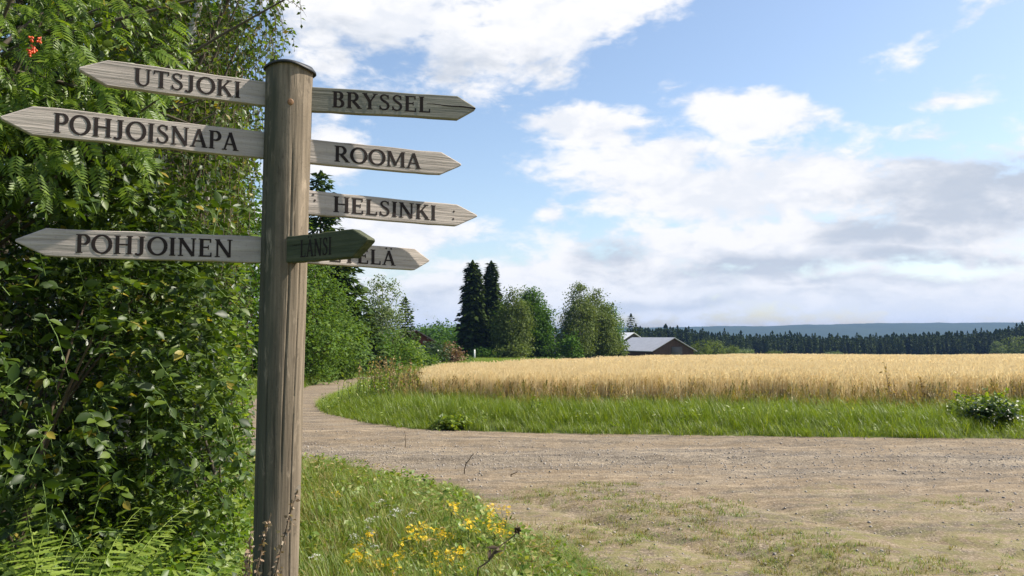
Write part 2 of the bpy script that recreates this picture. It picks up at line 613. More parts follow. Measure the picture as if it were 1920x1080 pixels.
def land(x, y, road=True):
    x, y = np.asarray(x, dtype=float), np.asarray(y, dtype=float)
    z = -0.0187 * np.clip(y - 15, 0, 420) - 0.002 * np.clip(y - 435, 0, 1500)
    far = sstep(y, 20, 80)
    z = z + (fbm(x * .06, y * .06, 3) - .45) * 0.5 * far
    sd = sdist(ROAD, x, y)
    out = np.clip(-sd, 0, 5)
    z = z + 0.13 * sstep(out, 0.0, 0.9) + (fbm(x * .9, y * .9, 3) - .45) * 0.10 * sstep(out, 0.1, 1.0)
    if road:
        z = z - 0.07 * sstep(sd, -0.02, 0.3)
    return z


def axis_steps(segs):
    out = []
    for a, b, s in segs:
        out += list(np.arange(a, b, s))
    out.append(segs[-1][1])
    return np.array(out, dtype=float)


def grid(name, xs, ys, zfun, mats, keep=None, smooth=True):
    X, Y = np.meshgrid(xs, ys)
    Z = zfun(X, Y)
    V = np.stack([X, Y, Z], -1).reshape(-1, 3)
    nx, ny = len(xs), len(ys)
    i = np.arange(nx * ny).reshape(ny, nx)
    F = np.stack([i[:-1, :-1], i[:-1, 1:], i[1:, 1:], i[1:, :-1]], -1).reshape(-1, 4)
    if keep is not None:
        kv = keep(X, Y).reshape(-1)
        F = F[kv[F].any(1)]
        used = np.unique(F)
        remap = np.zeros(len(V), dtype=int)
        remap[used] = np.arange(len(used))
        V, F = V[used], remap[F]
    return mesh_q(name, V, F, mats, smooth)


def ground_mat():
    m, k = mat('meadow_soil')
    tc = k.n('ShaderNodeTexCoord').outputs['Object']
    n1 = k.noise(tc, 0.7, 5.0)
    n2 = k.noise(tc, 14.0, 5.0, 0.6)
    n3 = k.noise(tc, 0.02, 3.0)
    col = k.ramp(n2, [(.3, (.035, .05, .012)), (.5, (.07, .10, .02)), (.7, (.13, .13, .04))])
    col = k.mix(k.m('MULTIPLY', k.smooth(n1, .4, .7), .5), col, (.12, .11, .04))
    y = k.sep(tc)[1]
    col = k.mix(k.smooth(y, 200, 420), col, k.mix(n3, (.02, .045, .018), (.04, .07, .025)))
    finish(k, col, 0.9, n2, 0.4, 0.03, 0.2)
    return m


xs = axis_steps([(-4800, -800, 400), (-800, -100, 50), (-100, -14, 4), (-14, 26, .25), (26, 60, 2), (60, 160, 10), (160, 800, 40), (800, 4800, 400)])
ys = axis_steps([(-400, -40, 40), (-40, -4, 3), (-4, 30, .25), (30, 60, 1), (60, 140, 5), (140, 520, 20), (520, 4800, 240)])
tag(link('ground', grid('ground', xs, ys, land, [ground_mat()])), kind='structure')


def road_relief(X, Y):
    z = land(X, Y, False)
    sd = sdist(ROAD, X, Y)
    near = sstep(Y, 20, 10)
    r = (fbm(X * .8, Y * 1.1, 3) - .45) * .07 + (fbm(X * 4.5, Y * 6, 3) - .45) * .045 + (fbm(X * 14, Y * 18, 2) - .37) * .024
    # wheel ruts of the track that leaves towards the viewer, and along the road
    u = (X - 1.0) * .80 + (Y - 6.9) * .60          # across the turning track
    for c in (-.35, 1.25):
        r = r - .045 * np.exp(-((u - c + (fbm(X * .6, Y * .6, 2) - .4) * .5) / .16) ** 2) * sstep(Y, 8.2, 7.0)
    for c in (9.7, 11.2):
        r = (r - .030 * np.exp(-((Y - c + .03 * X) / .20) ** 2) * near + .018 * np.exp(-((Y - c - .38 + .03 * X) / .14) ** 2) * near)
    z = z - 0.13 * sstep(np.clip(-sd, 0, 5), 0.0, 0.9) * 0
    edge = sstep(sd, -0.05, 0.30)
    return z + r * np.maximum(near, .3) * edge + 0.004 - 0.26 * sstep(-sd, 0.06, 0.32)


def road_mat():
    m, k = mat('gravel_road')
    tc = k.n('ShaderNodeTexCoord').outputs['Object']
    x, y, z = k.sep(tc)
    # along-the-road stretched noise for bands of sand and of stones
    st = k.comb(k.m('MULTIPLY', x, .22), k.m('MULTIPLY', y, 1.0), 0.0)
    st2 = k.comb(k.m('ADD', k.m('MULTIPLY', x, .55), k.m('MULTIPLY', y, .5)), k.m('SUBTRACT', k.m('MULTIPLY', y, 2.2), k.m('MULTIPLY', x, .9)), 0.0)
    band = k.noise(st, 1.3, 4.0, .55, .3)
    band2 = k.noise(st2, 1.1, 5.0, .6, .4)
    fine = k.noise(tc, 55.0, 5.0, .68)
    mid = k.noise(tc, 9.0, 5.0, .6)
    vo = k.n('ShaderNodeTexVoronoi')
    vo.inputs['Scale'].default_value = 46.0
    k.link(tc, vo.inputs['Vector'])
    stone_c = k.sep(vo.outputs['Color'])[0]
    vd = vo.outputs['Distance']
    # stones lie thick on a belt along the road, sand elsewhere
    belt = k.m('SUBTRACT', 1.0, k.m('ABSOLUTE', k.m('DIVIDE', k.m('SUBTRACT', k.m('ADD', y, k.m('MULTIPLY', x, .06)), 10.2), 1.35)))
    belt = k.smooth(k.m('ADD', belt, k.m('MULTIPLY', k.m('SUBTRACT', band, .5), 4.2)), -.1, 1.1)
    near = k.smooth(k.m('ADD', k.m('MULTIPLY', k.m('SUBTRACT', band2, .5), 3.0), .35), .1, .9)
    gravel = k.m('MAXIMUM', k.m('MULTIPLY', belt, .85), k.m('MULTIPLY', near, .6))
    sand = k.mix(band2, (.142, .102, .062), (.255, .195, .122))
    sand = k.mix(k.m('MULTIPLY', k.smooth(mid, .45, .7), .65), sand, (.122, .092, .062))
    grey = k.mix(stone_c, (.095, .081, .063), (.265, .225, .172))
    col = k.mix(gravel, sand, grey)
    trk = k.noise(k.comb(k.m('MULTIPLY', x, .45), k.m('MULTIPLY', y, 2.6), 0.0), 1.6, 6.0, .68, .5)
    col = k.mix(k.m('MULTIPLY', k.smooth(trk, .50, .60), .7), col, (.095, .078, .060))
    col = k.mix(k.m('MULTIPLY', k.smooth(trk, .46, .36), .5), col, (.34, .27, .185))
    col = k.mix(k.m('MULTIPLY', k.smooth(fine, .52, .62), .6), col, (.075, .060, .046))
    col = k.mix(k.m('MULTIPLY', k.smooth(fine, .47, .38), .5), col, (.42, .35, .26))
    h = k.m('ADD', k.m('MULTIPLY', fine, .6), k.m('ADD', k.m('MULTIPLY', k.m('MULTIPLY', vd, -.8), gravel), k.m('MULTIPLY', mid, .5)))
    # worn green-yellow film where low grass roots on the track
    gz = k.noise(tc, 1.0, 5.0, .65, .5)
    zone = k.smooth(k.m('ADD', k.m('SUBTRACT', 9.0, y), k.m('MULTIPLY', k.m('SUBTRACT', gz, .5), 9.0)), .8, 3.6)
    col = k.mix(k.m('MULTIPLY', k.m('MULTIPLY', zone, k.smooth(mid, .38, .6)), .65), col, (.165, .155, .05))
    finish(k, col, .92, h, .7, .02, .2)
    return m


rx = axis_steps([(-8.5, -2.6, .15), (-2.6, 9, .05), (9, 14, .2), (14, 41, .8)])
ry = axis_steps([(-41, -2, 1.5), (-2, 4.4, .15), (4.4, 13.4, .05), (13.4, 20, .15), (20, 58, .4)])
tag(link('road', grid('road', rx, ry, road_relief, [road_mat()], keep=lambda X, Y: sdist(ROAD, X, Y) > -0.28)), kind='structure')


def field_mat():
    m, k = mat('stubble_straw')
    tc = k.n('ShaderNodeTexCoord').outputs['Object']
    n = k.noise(tc, 22.0, 5.0, .65)
    n2 = k.noise(tc, .25, 4.0)
    col = k.mix(n, (.20, .125, .045), (.46, .31, .13))
    col = k.mix(k.m('MULTIPLY', k.smooth(n2, .45, .7), .4), col, (.52, .37, .17))
    finish(k, col, .9, n, .5, .05, .1)
    return m


fx = axis_steps([(-3, 20, .5), (20, 60, 2), (60, 155, 5)])
fy = axis_steps([(14, 30, .5), (30, 60, 2), (60, 130, 5)])
tag(link('field_ground', grid('field_ground', fx, fy, lambda X, Y: land(X, Y) + .05, [field_mat()], keep=lambda X, Y: sdist(FIELD, X, Y) > 0.05)), kind='structure')


def hill_mesh():
    hx = np.linspace(-4300, 4300, 520)
    hy = np.array([2300, 2420, 2560, 2700, 2850, 3000, 3200, 3500])
    prof = np.array([-.05, .25, .5, .72, .9, 1.0, .9, .2])
    X, Y = np.meshgrid(hx, hy)
    top = 26 + 16 * sstep(hx, -300, 1900) + 9 * fbm(hx * .0011, hx * 0 + 3, 3) + 5 * fbm(hx * .006, hx * 0 + 8, 3) + 5 * sstep(hx, 900, 1150) + 2.2 * fbm(hx * .045, hx * 0 + 2, 3)
    base = land(np.array([0.0]), np.array([3000.0]))[0] - 3
    Z = base + prof[:, None] * (top[None, :] - base) + 3 * fbm(X * .02, Y * .02, 3)
    V = np.stack([X, Y, Z], -1).reshape(-1, 3)
    i = np.arange(X.size).reshape(X.shape)
    F = np.stack([i[:-1, :-1], i[:-1, 1:], i[1:, 1:], i[1:, :-1]], -1).reshape(-1, 4)
    m, k = mat('wooded_hill')
    tc = k.n('ShaderNodeTexCoord').outputs['Object']
    n = k.noise(k.v('MULTIPLY', tc, (.01, .01, .06)), 1.0, 5.0, .6)
    finish(k, k.mix(n, (.016, .032, .016), (.04, .065, .026)), .9, n, .6, 6.0, .1)
    return mesh_q('hills', V, F, [m], True)


tag(link('hills', hill_mesh()), kind='structure')


def haze_box():
    V, F = box(-4900, 4900, -450, 4900, -14.5, 76)
    me = mesh_q('haze', V, F)
    m = bpy.data.materials.new('haze_air')
    m.use_nodes = True
    t = m.node_tree
    for n in list(t.nodes):
        t.nodes.remove(n)
    o = t.nodes.new('ShaderNodeOutputMaterial')
    v = t.nodes.new('ShaderNodeVolumePrincipled')
    v.inputs['Color'].default_value = (.25, .42, .84, 1)
    v.inputs['Density'].default_value = HAZE
    v.inputs['Anisotropy'].default_value = 0.0
    t.links.new(v.outputs[0], o.inputs['Volume'])
    me.materials.append(m)
    tag(link('haze', me), kind='stuff')


HAZE = 0.00013
if HAZE > 0:
    haze_box()


# ------------------------------------------------------------------ lettering, drawn stroke by stroke
T_, t_ = .168, .084


def stroke(pts, w):
    pts = np.asarray(pts, dtype=float)
    w = np.full(len(pts), w) if np.isscalar(w) else np.asarray(w, dtype=float)
    tg = np.gradient(pts, axis=0)
    tg = tg / np.maximum(np.hypot(tg[:, 0], tg[:, 1]), 1e-9)[:, None]
    nn = np.stack([-tg[:, 1], tg[:, 0]], 1)
    a, b = pts + nn * w[:, None] / 2, pts - nn * w[:, None] / 2
    return [[a[i], b[i], b[i + 1], a[i + 1]] for i in range(len(pts) - 1)]


def rc(x0, x1, y0, y1):
    return [[(x0, y0), (x1, y0), (x1, y1), (x0, y1)]]


def serif(x, y, half=.14, up=True):
    h = .058
    return rc(x - half, x + half, y, y + h) if up else rc(x - half, x + half, y - h, y)


def stem(x, w=T_, y0=0.0, y1=1.0, b=True, t=True, half=.14):
    q = rc(x - w / 2, x + w / 2, y0 + (.058 if b else 0), y1 - (.058 if t else 0))
    if b:
        q += serif(x, y0, half)
    if t:
        q += serif(x, y1, half, False)
    return q


def arc(cx, cy, rx_, ry_, a0, a1, w0, w1, n=14):
    a = np.radians(np.linspace(a0, a1, n))
    pts = np.stack([cx + rx_ * np.cos(a), cy + ry_ * np.sin(a)], 1)
    w = w0 + (w1 - w0) * np.abs(np.cos(a))          # thin at top and bottom, thick at the sides
    return stroke(pts, w)


def glyph(c):
    if c == 'I':
        return stem(.17), .34
    if c == 'L':
        return stem(.17) + rc(.24, .62, .0, t_) + rc(.555, .62, t_, .25), .66
    if c == 'E':
        return (stem(.17) + rc(.24, .60, 1 - t_, 1) + rc(.535, .60, .79, 1 - t_) + rc(.24, .50, .48, .48 + t_) + rc(.45, .50, .40, .64)[:1]
                + rc(.24, .63, 0, t_) + rc(.565, .63, t_, .24)), .69
    if c == 'T':
        return stem(.37, T_, 0, 1 - t_, True, False) + rc(.02, .72, 1 - t_, 1) + rc(.02, .085, .77, 1 - t_) + rc(.655, .72, .77, 1 - t_), .74
    if c == 'H':
        return stem(.17) + stem(.69) + rc(.245, .615, .475, .475 + t_), .86
    if c == 'U':
        a = np.radians(np.linspace(180, 360, 18))
        pts = np.stack([.415 + .245 * np.cos(a), .29 + .27 * np.sin(a)], 1)
        w = np.interp(np.linspace(0, 1, 18), [0, .3, .6, 1], [T_, .135, .09, .095])
        return stem(.17, T_, .29, 1, False, True) + stem(.66, .095, .29, 1, False, True, .12) + stroke(pts, w), .82
    if c == 'N':
        return stem(.15, t_ + .01, 0, 1, True, True, .12) + stem(.72, t_ + .01, 0, 1, False, True, .12) + stroke([(.14, .97), (.71, .02)], T_), .87
    if c == 'K':
        return (stem(.17) + stroke([(.24, .44), (.60, .95)], t_ + .01) + serif(.61, 1, .13, False) + stroke([(.34, .58), (.68, .05)], T_) + serif(.67, 0, .14)), .80
    if c in 'AÄ':
        q = (stroke([(.385, .99), (.12, .05)], t_ + .01) + stroke([(.375, .99), (.66, .05)], T_) + rc(.2, .57, .29, .29 + t_)
             + serif(.115, 0, .12) + serif(.665, 0, .14))
        if c == 'Ä':
            for cx in (.24, .53):
                q += [[(cx - .07, 1.14), (cx, 1.07), (cx + .07, 1.14), (cx, 1.21)]]
        return q, .78
    if c == 'M':
        return (stem(.13, t_ + .01, 0, 1, True, False, .11) + serif(.12, 1, .11, False) + stem(.86, T_, 0, 1, True, False) + serif(.88, 1, .11, False)
                + stroke([(.15, .98), (.48, .08)], T_) + stroke([(.46, .08), (.82, .98)], t_)), 1.0
    if c == 'Y':
        return (stroke([(.13, .96), (.40, .46)], T_) + stroke([(.66, .96), (.40, .46)], t_) + stem(.39, T_, 0, .48, True, False)
                + serif(.13, 1, .13, False) + serif(.66, 1, .12, False)), .78
    if c in 'PR':
        q = stem(.17) + rc(.24, .34, 1 - t_, 1) + rc(.24, .34, .44, .44 + t_) + arc(.34, .72, .21, .245, 90, -90, t_, T_)
        if c == 'P':
            return q, .62
        return q + stroke([(.36, .46), (.68, .04)], T_) + serif(.69, 0, .11), .76
    if c == 'B':
        return (stem(.17) + rc(.24, .33, 1 - t_, 1) + rc(.24, .35, .49, .49 + t_) + rc(.24, .35, 0, t_)
                + arc(.33, .745, .17, .218, 90, -90, t_, T_) + arc(.35, .265, .20, .228, 90, -90, t_, T_)), .66
    if c == 'O':
        return arc(.44, .5, .365, .475, 0, 360, t_, T_, 40), .88
    if c == 'S':
        p = np.array([(.49, .80), (.43, .92), (.29, .965), (.16, .90), (.125, .765), (.20, .63), (.345, .525), (.47, .40), (.50, .235), (.42, .09), (.27, .035), (.14, .09), (.075, .22)])
        tt = np.linspace(0, len(p) - 1, 40)
        from_ = np.clip(np.floor(tt).astype(int), 0, len(p) - 2)
        f = tt - from_
        g = lambda i: p[np.clip(i, 0, len(p) - 1)]
        f_ = f[:, None]
        pts = .5 * (2 * g(from_) + (g(from_ + 1) - g(from_ - 1)) * f_ + (2 * g(from_ - 1) - 5 * g(from_) + 4 * g(from_ + 1) - g(from_ + 2)) * f_ ** 2
                    + (3 * g(from_) - g(from_ - 1) - 3 * g(from_ + 1) + g(from_ + 2)) * f_ ** 3)
        w = np.interp(tt, [0, 2, 4, 6, 8, 10, 12], [t_, t_, .11, .155, .12, t_, t_])
        return stroke(pts, w) + rc(.46, .515, .72, .97) + rc(.05, .105, .03, .29), .60
    if c == 'J':
        a = np.radians(np.linspace(0, -115, 10))
        pts = np.stack([.13 + .17 * np.cos(a), .14 + .15 * np.sin(a)], 1)
        return stem(.30, T_, .14, 1, False, True) + stroke(pts, np.linspace(T_, t_, 10)) + [[(.02, -.02), (.12, -.02), (.12, .09), (.02, .09)]], .50
    raise KeyError(c)


def lettering(text, x0, x1, zc, cap):
    """thin painted letters on the plane y = 0 between x0 and x1"""
    quads, pen = [], 0.0
    for c in text:
        q, adv = glyph(c)
        quads += [[(pen + a, b) for a, b in poly] for poly in q]
        pen += adv + .05
    sx = (x1 - x0) / (pen - .05)
    V, F = [], []
    for i, poly in enumerate(quads):
        y = -.0009 - .00002 * (i % 24)
        n = len(V)
        V += [(x0 + a * sx, y, zc + (b - .5) * cap) for a, b in poly]
        F.append((n, n + 1, n + 2, n + 3))
    return np.array(V), np.array(F)


# ------------------------------------------------------------------ the signpost
POST_X, POST_Y, POST_R = -.763, 2.70, .0775
post_root = thing('signpost', 'round weathered timber post carrying seven wooden arrow boards with place names', 'signpost', (POST_X, POST_Y, 0))


def build_post():
    nseg, nz = 176, 90
    ztop = P(540, 131, POST_Y)[2]
    zs = np.linspace(-.12, ztop, nz)
    th = np.arange(nseg) * 2 * PI / nseg
    TH, Z = np.meshgrid(th, zs)
    r = POST_R * (.905 + .041 * Z) + .0014 * (fbm(TH * 9 / PI + 40, Z * .7 + 3, 3) - .45) * 2 + .0010 * np.sin(TH * 2 + Z * .8)
    # drying checks: narrow grooves that wander down the wood
    for a0, z0, z1, dep in ((4.35, .2, 1.5, .006), (5.15, 1.0, 2.2, .005), (4.75, .0, .9, .005), (5.6, .3, 1.9, .005), (3.9, .8, 2.3, .005)):
        d = np.abs(TH - a0 - .05 * (Z - z0) - .04 * np.sin(Z * 5 + a0))
        r = r - 1.5 * dep * np.exp(-(d / .026) ** 2) * sstep(Z, z0, z0 + .2) * sstep(Z, z1, z1 - .2)
    V = np.stack([r * np.cos(TH) - .0105 * (ztop - Z) - .002, r * np.sin(TH), Z], -1).reshape(-1, 3)
    F = []
    for i in range(nz - 1):
        for j in range(nseg):
            j2 = (j + 1) % nseg
            F.append((i * nseg + j, i * nseg + j2, (i + 1) * nseg + j2, (i + 1) * nseg + j))
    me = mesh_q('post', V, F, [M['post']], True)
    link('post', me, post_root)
    # felt lid, slightly domed, drooping over the rim
    rings = [(0.0, .018), (.04, .016), (.075, .009), (.087, .003), (.0885, -.004), (.086, -.005), (.083, .0), (.03, .001)]
    V, F = [], []
    for rr, zz in rings:
        for j in range(40):
            a = j * 2 * PI / 40
            dr = -.010 * max(0, math.cos(a - .3)) if rr > .08 else 0
            V.append((max(rr, .001) * math.cos(a), max(rr, .001) * math.sin(a), ztop + zz + dr + .004 * math.sin(a * 3) * (rr / .09)))
    for i in range(len(rings) - 1):
        for j in range(40):
            j2 = (j + 1) % 40
            F.append((i * 40 + j, i * 40 + j2, (i + 1) * 40 + j2, (i + 1) * 40 + j))
    link('post_cap', mesh_q('post_cap', V, F, [M['cap']], True), post_root)
    # knot
    kp = P(545, 190, POST_Y - POST_R)
    a = math.atan2(kp[1] - POST_Y, kp[0] - POST_X)
    kr = []
    for rr, o in ((.0005, .0018), (.006, .0016), (.0095, .0008), (.0115, -.003)):
        for j in range(16):
            b = j * 2 * PI / 16
            kr.append((POST_R + o - .0018, rr * math.cos(b), rr * 1.15 * math.sin(b)))
    F = [(i * 16 + j, i * 16 + (j + 1) % 16, (i + 1) * 16 + (j + 1) % 16, (i + 1) * 16 + j) for i in range(3) for j in range(16)]
    ko = link('knot', mesh_q('knot', kr, F, [M['knot']], True), post_root)
    ko.rotation_euler = (0, 0, a)
    ko.location = (0, 0, kp[2])


build_post()


def build_board(side, inner, shoulder, tip, text, tcols, label, mat_key='board', d0=POST_Y, th=.026, capf=.64, zshift=0.0, split=None, nails=(), inset=.03, tip_lit=False):
    """inner and shoulder: (column, top row, bottom row) where the board leaves the post and where its point begins; tip: (column, row)"""
    pi_t, pi_b = P(inner[0], inner[1], d0), P(inner[0], inner[2], d0)
    zt, zb = pi_t[2], pi_b[2]
    # distance of the shoulder from the height of its two corners
    ds = []
    for row, zz in ((shoulder[1], zt), (shoulder[2], zb)):
        r_ = ray(shoulder[0], row)
        ds.append((zz - EYE) / r_[2] * r_[1])
    d1 = float(np.mean(ds))
    ps = P(shoulder[0], (shoulder[1] + shoulder[2]) / 2, d1)
    a = np.array([pi_t[0], d0])
    b = np.array([ps[0], d1])
    u = (b - a) / np.linalg.norm(b - a)              # outward
    e1 = u if side > 0 else -u                       # to the viewer's right
    ang = math.atan2(e1[1], e1[0])

    def along(col):
        r_ = ray(col, (inner[1] + inner[2] + shoulder[1] + shoulder[2]) / 4)
        q = r_[0] / r_[1]
        return (q * a[1] - a[0]) / (u[0] - q * u[1])
    Ls, Lt = along(shoulder[0]), along(tip[0])
    zc, h = (zt + zb) / 2, zt - zb
    s = 1 if side > 0 else -1
    zt_tip = P(tip[0], tip[1], a[1] + u[1] * Lt)[2] - zc
    rg_ = np.random.default_rng(len(text) * 7 + int(inner[1]))
    cx_ = np.linspace(-inset, Ls, 12)
    worn = lambda: rg_.normal(0, .0011, 12) + .0012 * np.sin(cx_ * 17 + rg_.random() * 6)
    lo_, hi_ = -h / 2 + np.abs(worn()), h / 2 - np.abs(worn())
    outline = list(zip(cx_, lo_)) + [(Lt - .005, zt_tip - .0045), (Lt - rg_.random() * .002, zt_tip), (Lt - .004, zt_tip + .005)] + list(zip(cx_[::-1], hi_[::-1]))
    pts = [(s * px_, pz) for px_, pz in outline]
    n = len(pts)
    bev = .0022
    cxy = np.mean(np.array(pts), axis=0)
    V = []
    P2 = np.array(pts)
    ctr = P2 - cxy
    sh = P2 - np.sign(ctr) * np.array([bev, bev])
    for arr, yy in ((sh, 0.0), (P2, bev), (P2, th - bev), (sh, th)):
        V += [(p[0], yy, p[1]) for p in arr]
    F = []
    for r_ in range(3):
        for j in range(n):
            j2 = (j + 1) % n
            F.append((r_ * n + j, r_ * n + j2, (r_ + 1) * n + j2, (r_ + 1) * n + j))
    caps = [(i, i + 1, n - 2 - i, n - 1 - i) for i in range(12)]
    for q in caps:
        F.append(q)
        F.append(tuple(3 * n + i for i in reversed(q)))
    me = bpy.data.meshes.new('arrow_board')
    me.from_pydata([tuple(map(float, v)) for v in V], [], [tuple(map(int, f)) for f in F] + [(12, 13, 14), (3 * n + 14, 3 * n + 13, 3 * n + 12)])
    import bmesh
    bm = bmesh.new()
    bm.from_mesh(me)
    bmesh.ops.recalc_face_normals(bm, faces=bm.faces)
    bm.to_mesh(me)
    bm.free()
    me.materials.append(M[mat_key])
    o = link('arrow_board', me, post_root)
    o['label'] = label
    o.location = (a[0] - POST_X, a[1] - POST_Y, zc)
    o.rotation_euler = (0, 0, ang)
    t0, t1 = (s * along(c) for c in tcols)
    VF = lettering(text, min(t0, t1), max(t0, t1), zshift * h, h * capf)
    link('lettering', mesh_q('lettering', VF[0], VF[1], [M['letter']]), o)
    if split:
        c0, c1, zf = split
        x0, x1 = s * along(c0), s * Lt
        V, F = [], []
        for i, t in enumerate(np.linspace(0, 1, 9)):
            w = .0007 + .0042 * t * (1 - t * .55)
            zz = zf * h * (1 - t) + zt_tip * t * .9 + .0012 * math.sin(t * 11)
            V += [(x0 + (x1 - x0) * t * .985, -.0008, zz - w), (x0 + (x1 - x0) * t * .985, -.0008, zz + w)]
        F = [(2 * i, 2 * i + 1, 2 * i + 3, 2 * i + 2) for i in range(8)]
        link('split', mesh_q('split', V, F, [M['letter']]), o)
    for col, zf in nails:
        x = s * along(col)
        V = [(x, -.0022, zf * h)] + [(x + .0042 * math.cos(q * PI / 4), -.0011, zf * h + .0042 * math.sin(q * PI / 4)) for q in range(8)]
        link('nail', mesh_q('nail', V, [(0, 1 + q, 1 + (q + 1) % 8) for q in range(8)], [M['iron']], True), o)
    return o


build_board(-1, (497, 152, 198), (200, 110, 162), (145, 128), 'UTSJOKI', (250, 452), 'top arrow board lettered UTSJOKI, pointing to the trees', 'board', capf=.66, zshift=.0, d0=POST_Y - .03)
build_board(-1, (495, 247, 297), (60, 197, 253), (-2, 220), 'POHJOISNAPA', (99, 447), 'longest arrow board, lettered POHJOISNAPA', 'board', capf=.66, d0=POST_Y - .03)
build_board(-1, (487, 443, 493), (85, 428, 481), (26, 451), 'POHJOINEN', (141, 437), 'lowest tree side arrow board, lettered POHJOINEN', 'board', capf=.66, d0=POST_Y - .03)
build_board(1, (582, 162, 208), (858, 180, 223), (893, 203), 'BRYSSEL', (622, 808), 'grey cracked arrow board lettered BRYSSEL', 'board_grey', capf=.66, zshift=.03, split=(800, 893, .08))
build_board(1, (577, 260, 306), (828, 285, 328), (866, 309), 'ROOMA', (626, 789), 'arrow board lettered ROOMA, second on the field side', 'board', capf=.66, nails=())
build_board(1, (575, 356, 402), (857, 381, 426), (896, 405), 'HELSINKI', (624, 818), 'arrow board lettered HELSINKI with nail heads at its point', 'board', capf=.66, zshift=.02, nails=((590, .1), (587, .33), (851, .16), (850, -.18)))
build_board(1, (570, 449, 494), (778, 465, 508), (806, 489), 'ETELÄ', (617, 741), 'arrow board lettered ETELÄ, half hidden behind the dark board', 'board', capf=.66, zshift=-.02, d0=POST_Y + .022)
build_board(1, (537, 443, 494), (660, 424, 486), (689, 449), 'LÄNSI', (563, 622), 'short dark mossy arrow board lettered LÄNSI, seen at an angle', 'board_mossy', d0=2.632, th=.034, capf=.62, zshift=-.02, inset=.012)


# ------------------------------------------------------------------ farm buildings
def building(name, label, loc, ang, width, length, wall_h, ridge_h, wall_c, roof_c, roof_rough=.4, roof_metal=.6, windows=(), door=None, chimney=False, roof_rust=None):
    """gable front spans local x, the long side runs along local y"""
    root = thing(name, label, name.split('_')[-1], loc, None, ang)
    w, L = width / 2, length
    wm, k = mat(name + '_boards')
    tc = k.n('ShaderNodeTexCoord').outputs['Object']
    x, y, z = k.sep(tc)
    s = k.m('FRACT', k.m('MULTIPLY', k.m('ADD', x, y), 4.5))
    n = k.noise(k.comb(k.m('MULTIPLY', x, 5.0), k.m('MULTIPLY', y, 5.0), k.m('MULTIPLY', z, .6)), 1.0, 5.0)
    col = k.mix(n, tuple(q * .55 for q in wall_c), tuple(q * 1.4 for q in wall_c))
    col = k.mix(k.smooth(s, .10, .02), col, (.01, .009, .008))
    finish(k, col, .9, s, .3, .02, .15)
    V = [(-w, 0, -1), (w, 0, -1), (w, 0, wall_h), (0, 0, ridge_h), (-w, 0, wall_h)]
    V += [(a, L, c) for a, b, c in V]
    F = [(0, 1, 2, 3, 4), (9, 8, 7, 6, 5), (1, 6, 7, 2), (0, 4, 9, 5)]
    me = bpy.data.meshes.new('wall')
    me.from_pydata(V, [], F)
    me.materials.append(wm)
    link('wall', me, root)
    rm, k = mat(name + '_roofing')
    tc = k.n('ShaderNodeTexCoord').outputs['Object']
    x, y, z = k.sep(tc)
    n = k.noise(tc, .9, 5.0, .6)
    rib = k.m('SINE', k.m('MULTIPLY', y, 18.0))
    col = k.mix(n, tuple(q * .72 for q in roof_c), tuple(min(1, q * 1.15) for q in roof_c))
    if roof_rust:
        col = k.mix(k.smooth(k.noise(tc, .35, 4.0), .5, .62), col, roof_rust)
    finish(k, col, roof_rough, rib, .3, .02, .4, metal=roof_metal)
    ov, th = .45, .10
    sl = (ridge_h - wall_h) / w
    for sgn in (-1, 1):
        ex = w + ov
        pr = [(0, ridge_h + .02), (sgn * ex, ridge_h + .02 - sl * ex), (sgn * ex, ridge_h + .02 - sl * ex + th), (0, ridge_h + .02 + th)]
        V = [(px_, -ov, pz) for px_, pz in pr] + [(px_, L + ov, pz) for px_, pz in pr]
        F = [(0, 1, 2, 3), (7, 6, 5, 4), (0, 4, 5, 1), (1, 5, 6, 2), (2, 6, 7, 3)]
        ro = bpy.data.meshes.new('roof_slope')
        ro.from_pydata(V, [], F)
        ro.materials.append(rm)
        link('roof_slope', ro, root)
        # sheets laid side by side, each a little proud of the next
        nsh = max(3, int((L + 2 * ov) / 1.6))
        for i in range(0):
            pass
    glass = M['glass']
    for (face, a, z0, ww, hh) in windows:
        if face == 'front':
            fr = box(a - ww / 2 - .08, a + ww / 2 + .08, -.05, -.003, z0 - .08, z0 + hh + .08)
            pa = box(a - ww / 2, a + ww / 2, -.07, -.051, z0, z0 + hh)
        else:
            sx = w if face == 'right' else -w
            sg = 1 if face == 'right' else -1
            fr = box(min(sx + sg * .003, sx + sg * .05), max(sx + sg * .003, sx + sg * .05), a - ww / 2 - .08, a + ww / 2 + .08, z0 - .08, z0 + hh + .08)
            pa = box(min(sx + sg * .051, sx + sg * .07), max(sx + sg * .051, sx + sg * .07), a - ww / 2, a + ww / 2, z0, z0 + hh)
        f_ = part('window', fr, M['white_paint'], root)
        part('pane', pa, glass, f_)
    if door:
        a, ww, hh = door
        d_ = part('door', box(a - ww / 2, a + ww / 2, -.06, -.003, -.5, hh), M['grey_door'], root)
        part('door_brace', box(a - ww / 2 + .05, a + ww / 2 - .05, -.09, -.061, hh * .5, hh * .5 + .15), M['grey_door'], d_)
    if chimney:
        part('chimney', box(-.35, .35, L * .5 - .35, L * .5 + .35, ridge_h - .4, ridge_h + 1.1), M['brick_red'], root)
    return root


M['glass'] = plain('window_glass', (.05, .08, .10), .08, .8)
M['white_paint'] = plain('white_paint', (.75, .74, .70), .5)
M['grey_door'] = plain('grey_boards', (.12, .11, .095), .85)
M['brick_red'] = plain('chimney_brick', (.28, .10, .07), .85)


def gz(x, y):
    return float(land(np.array([x]), np.array([y]))[0])


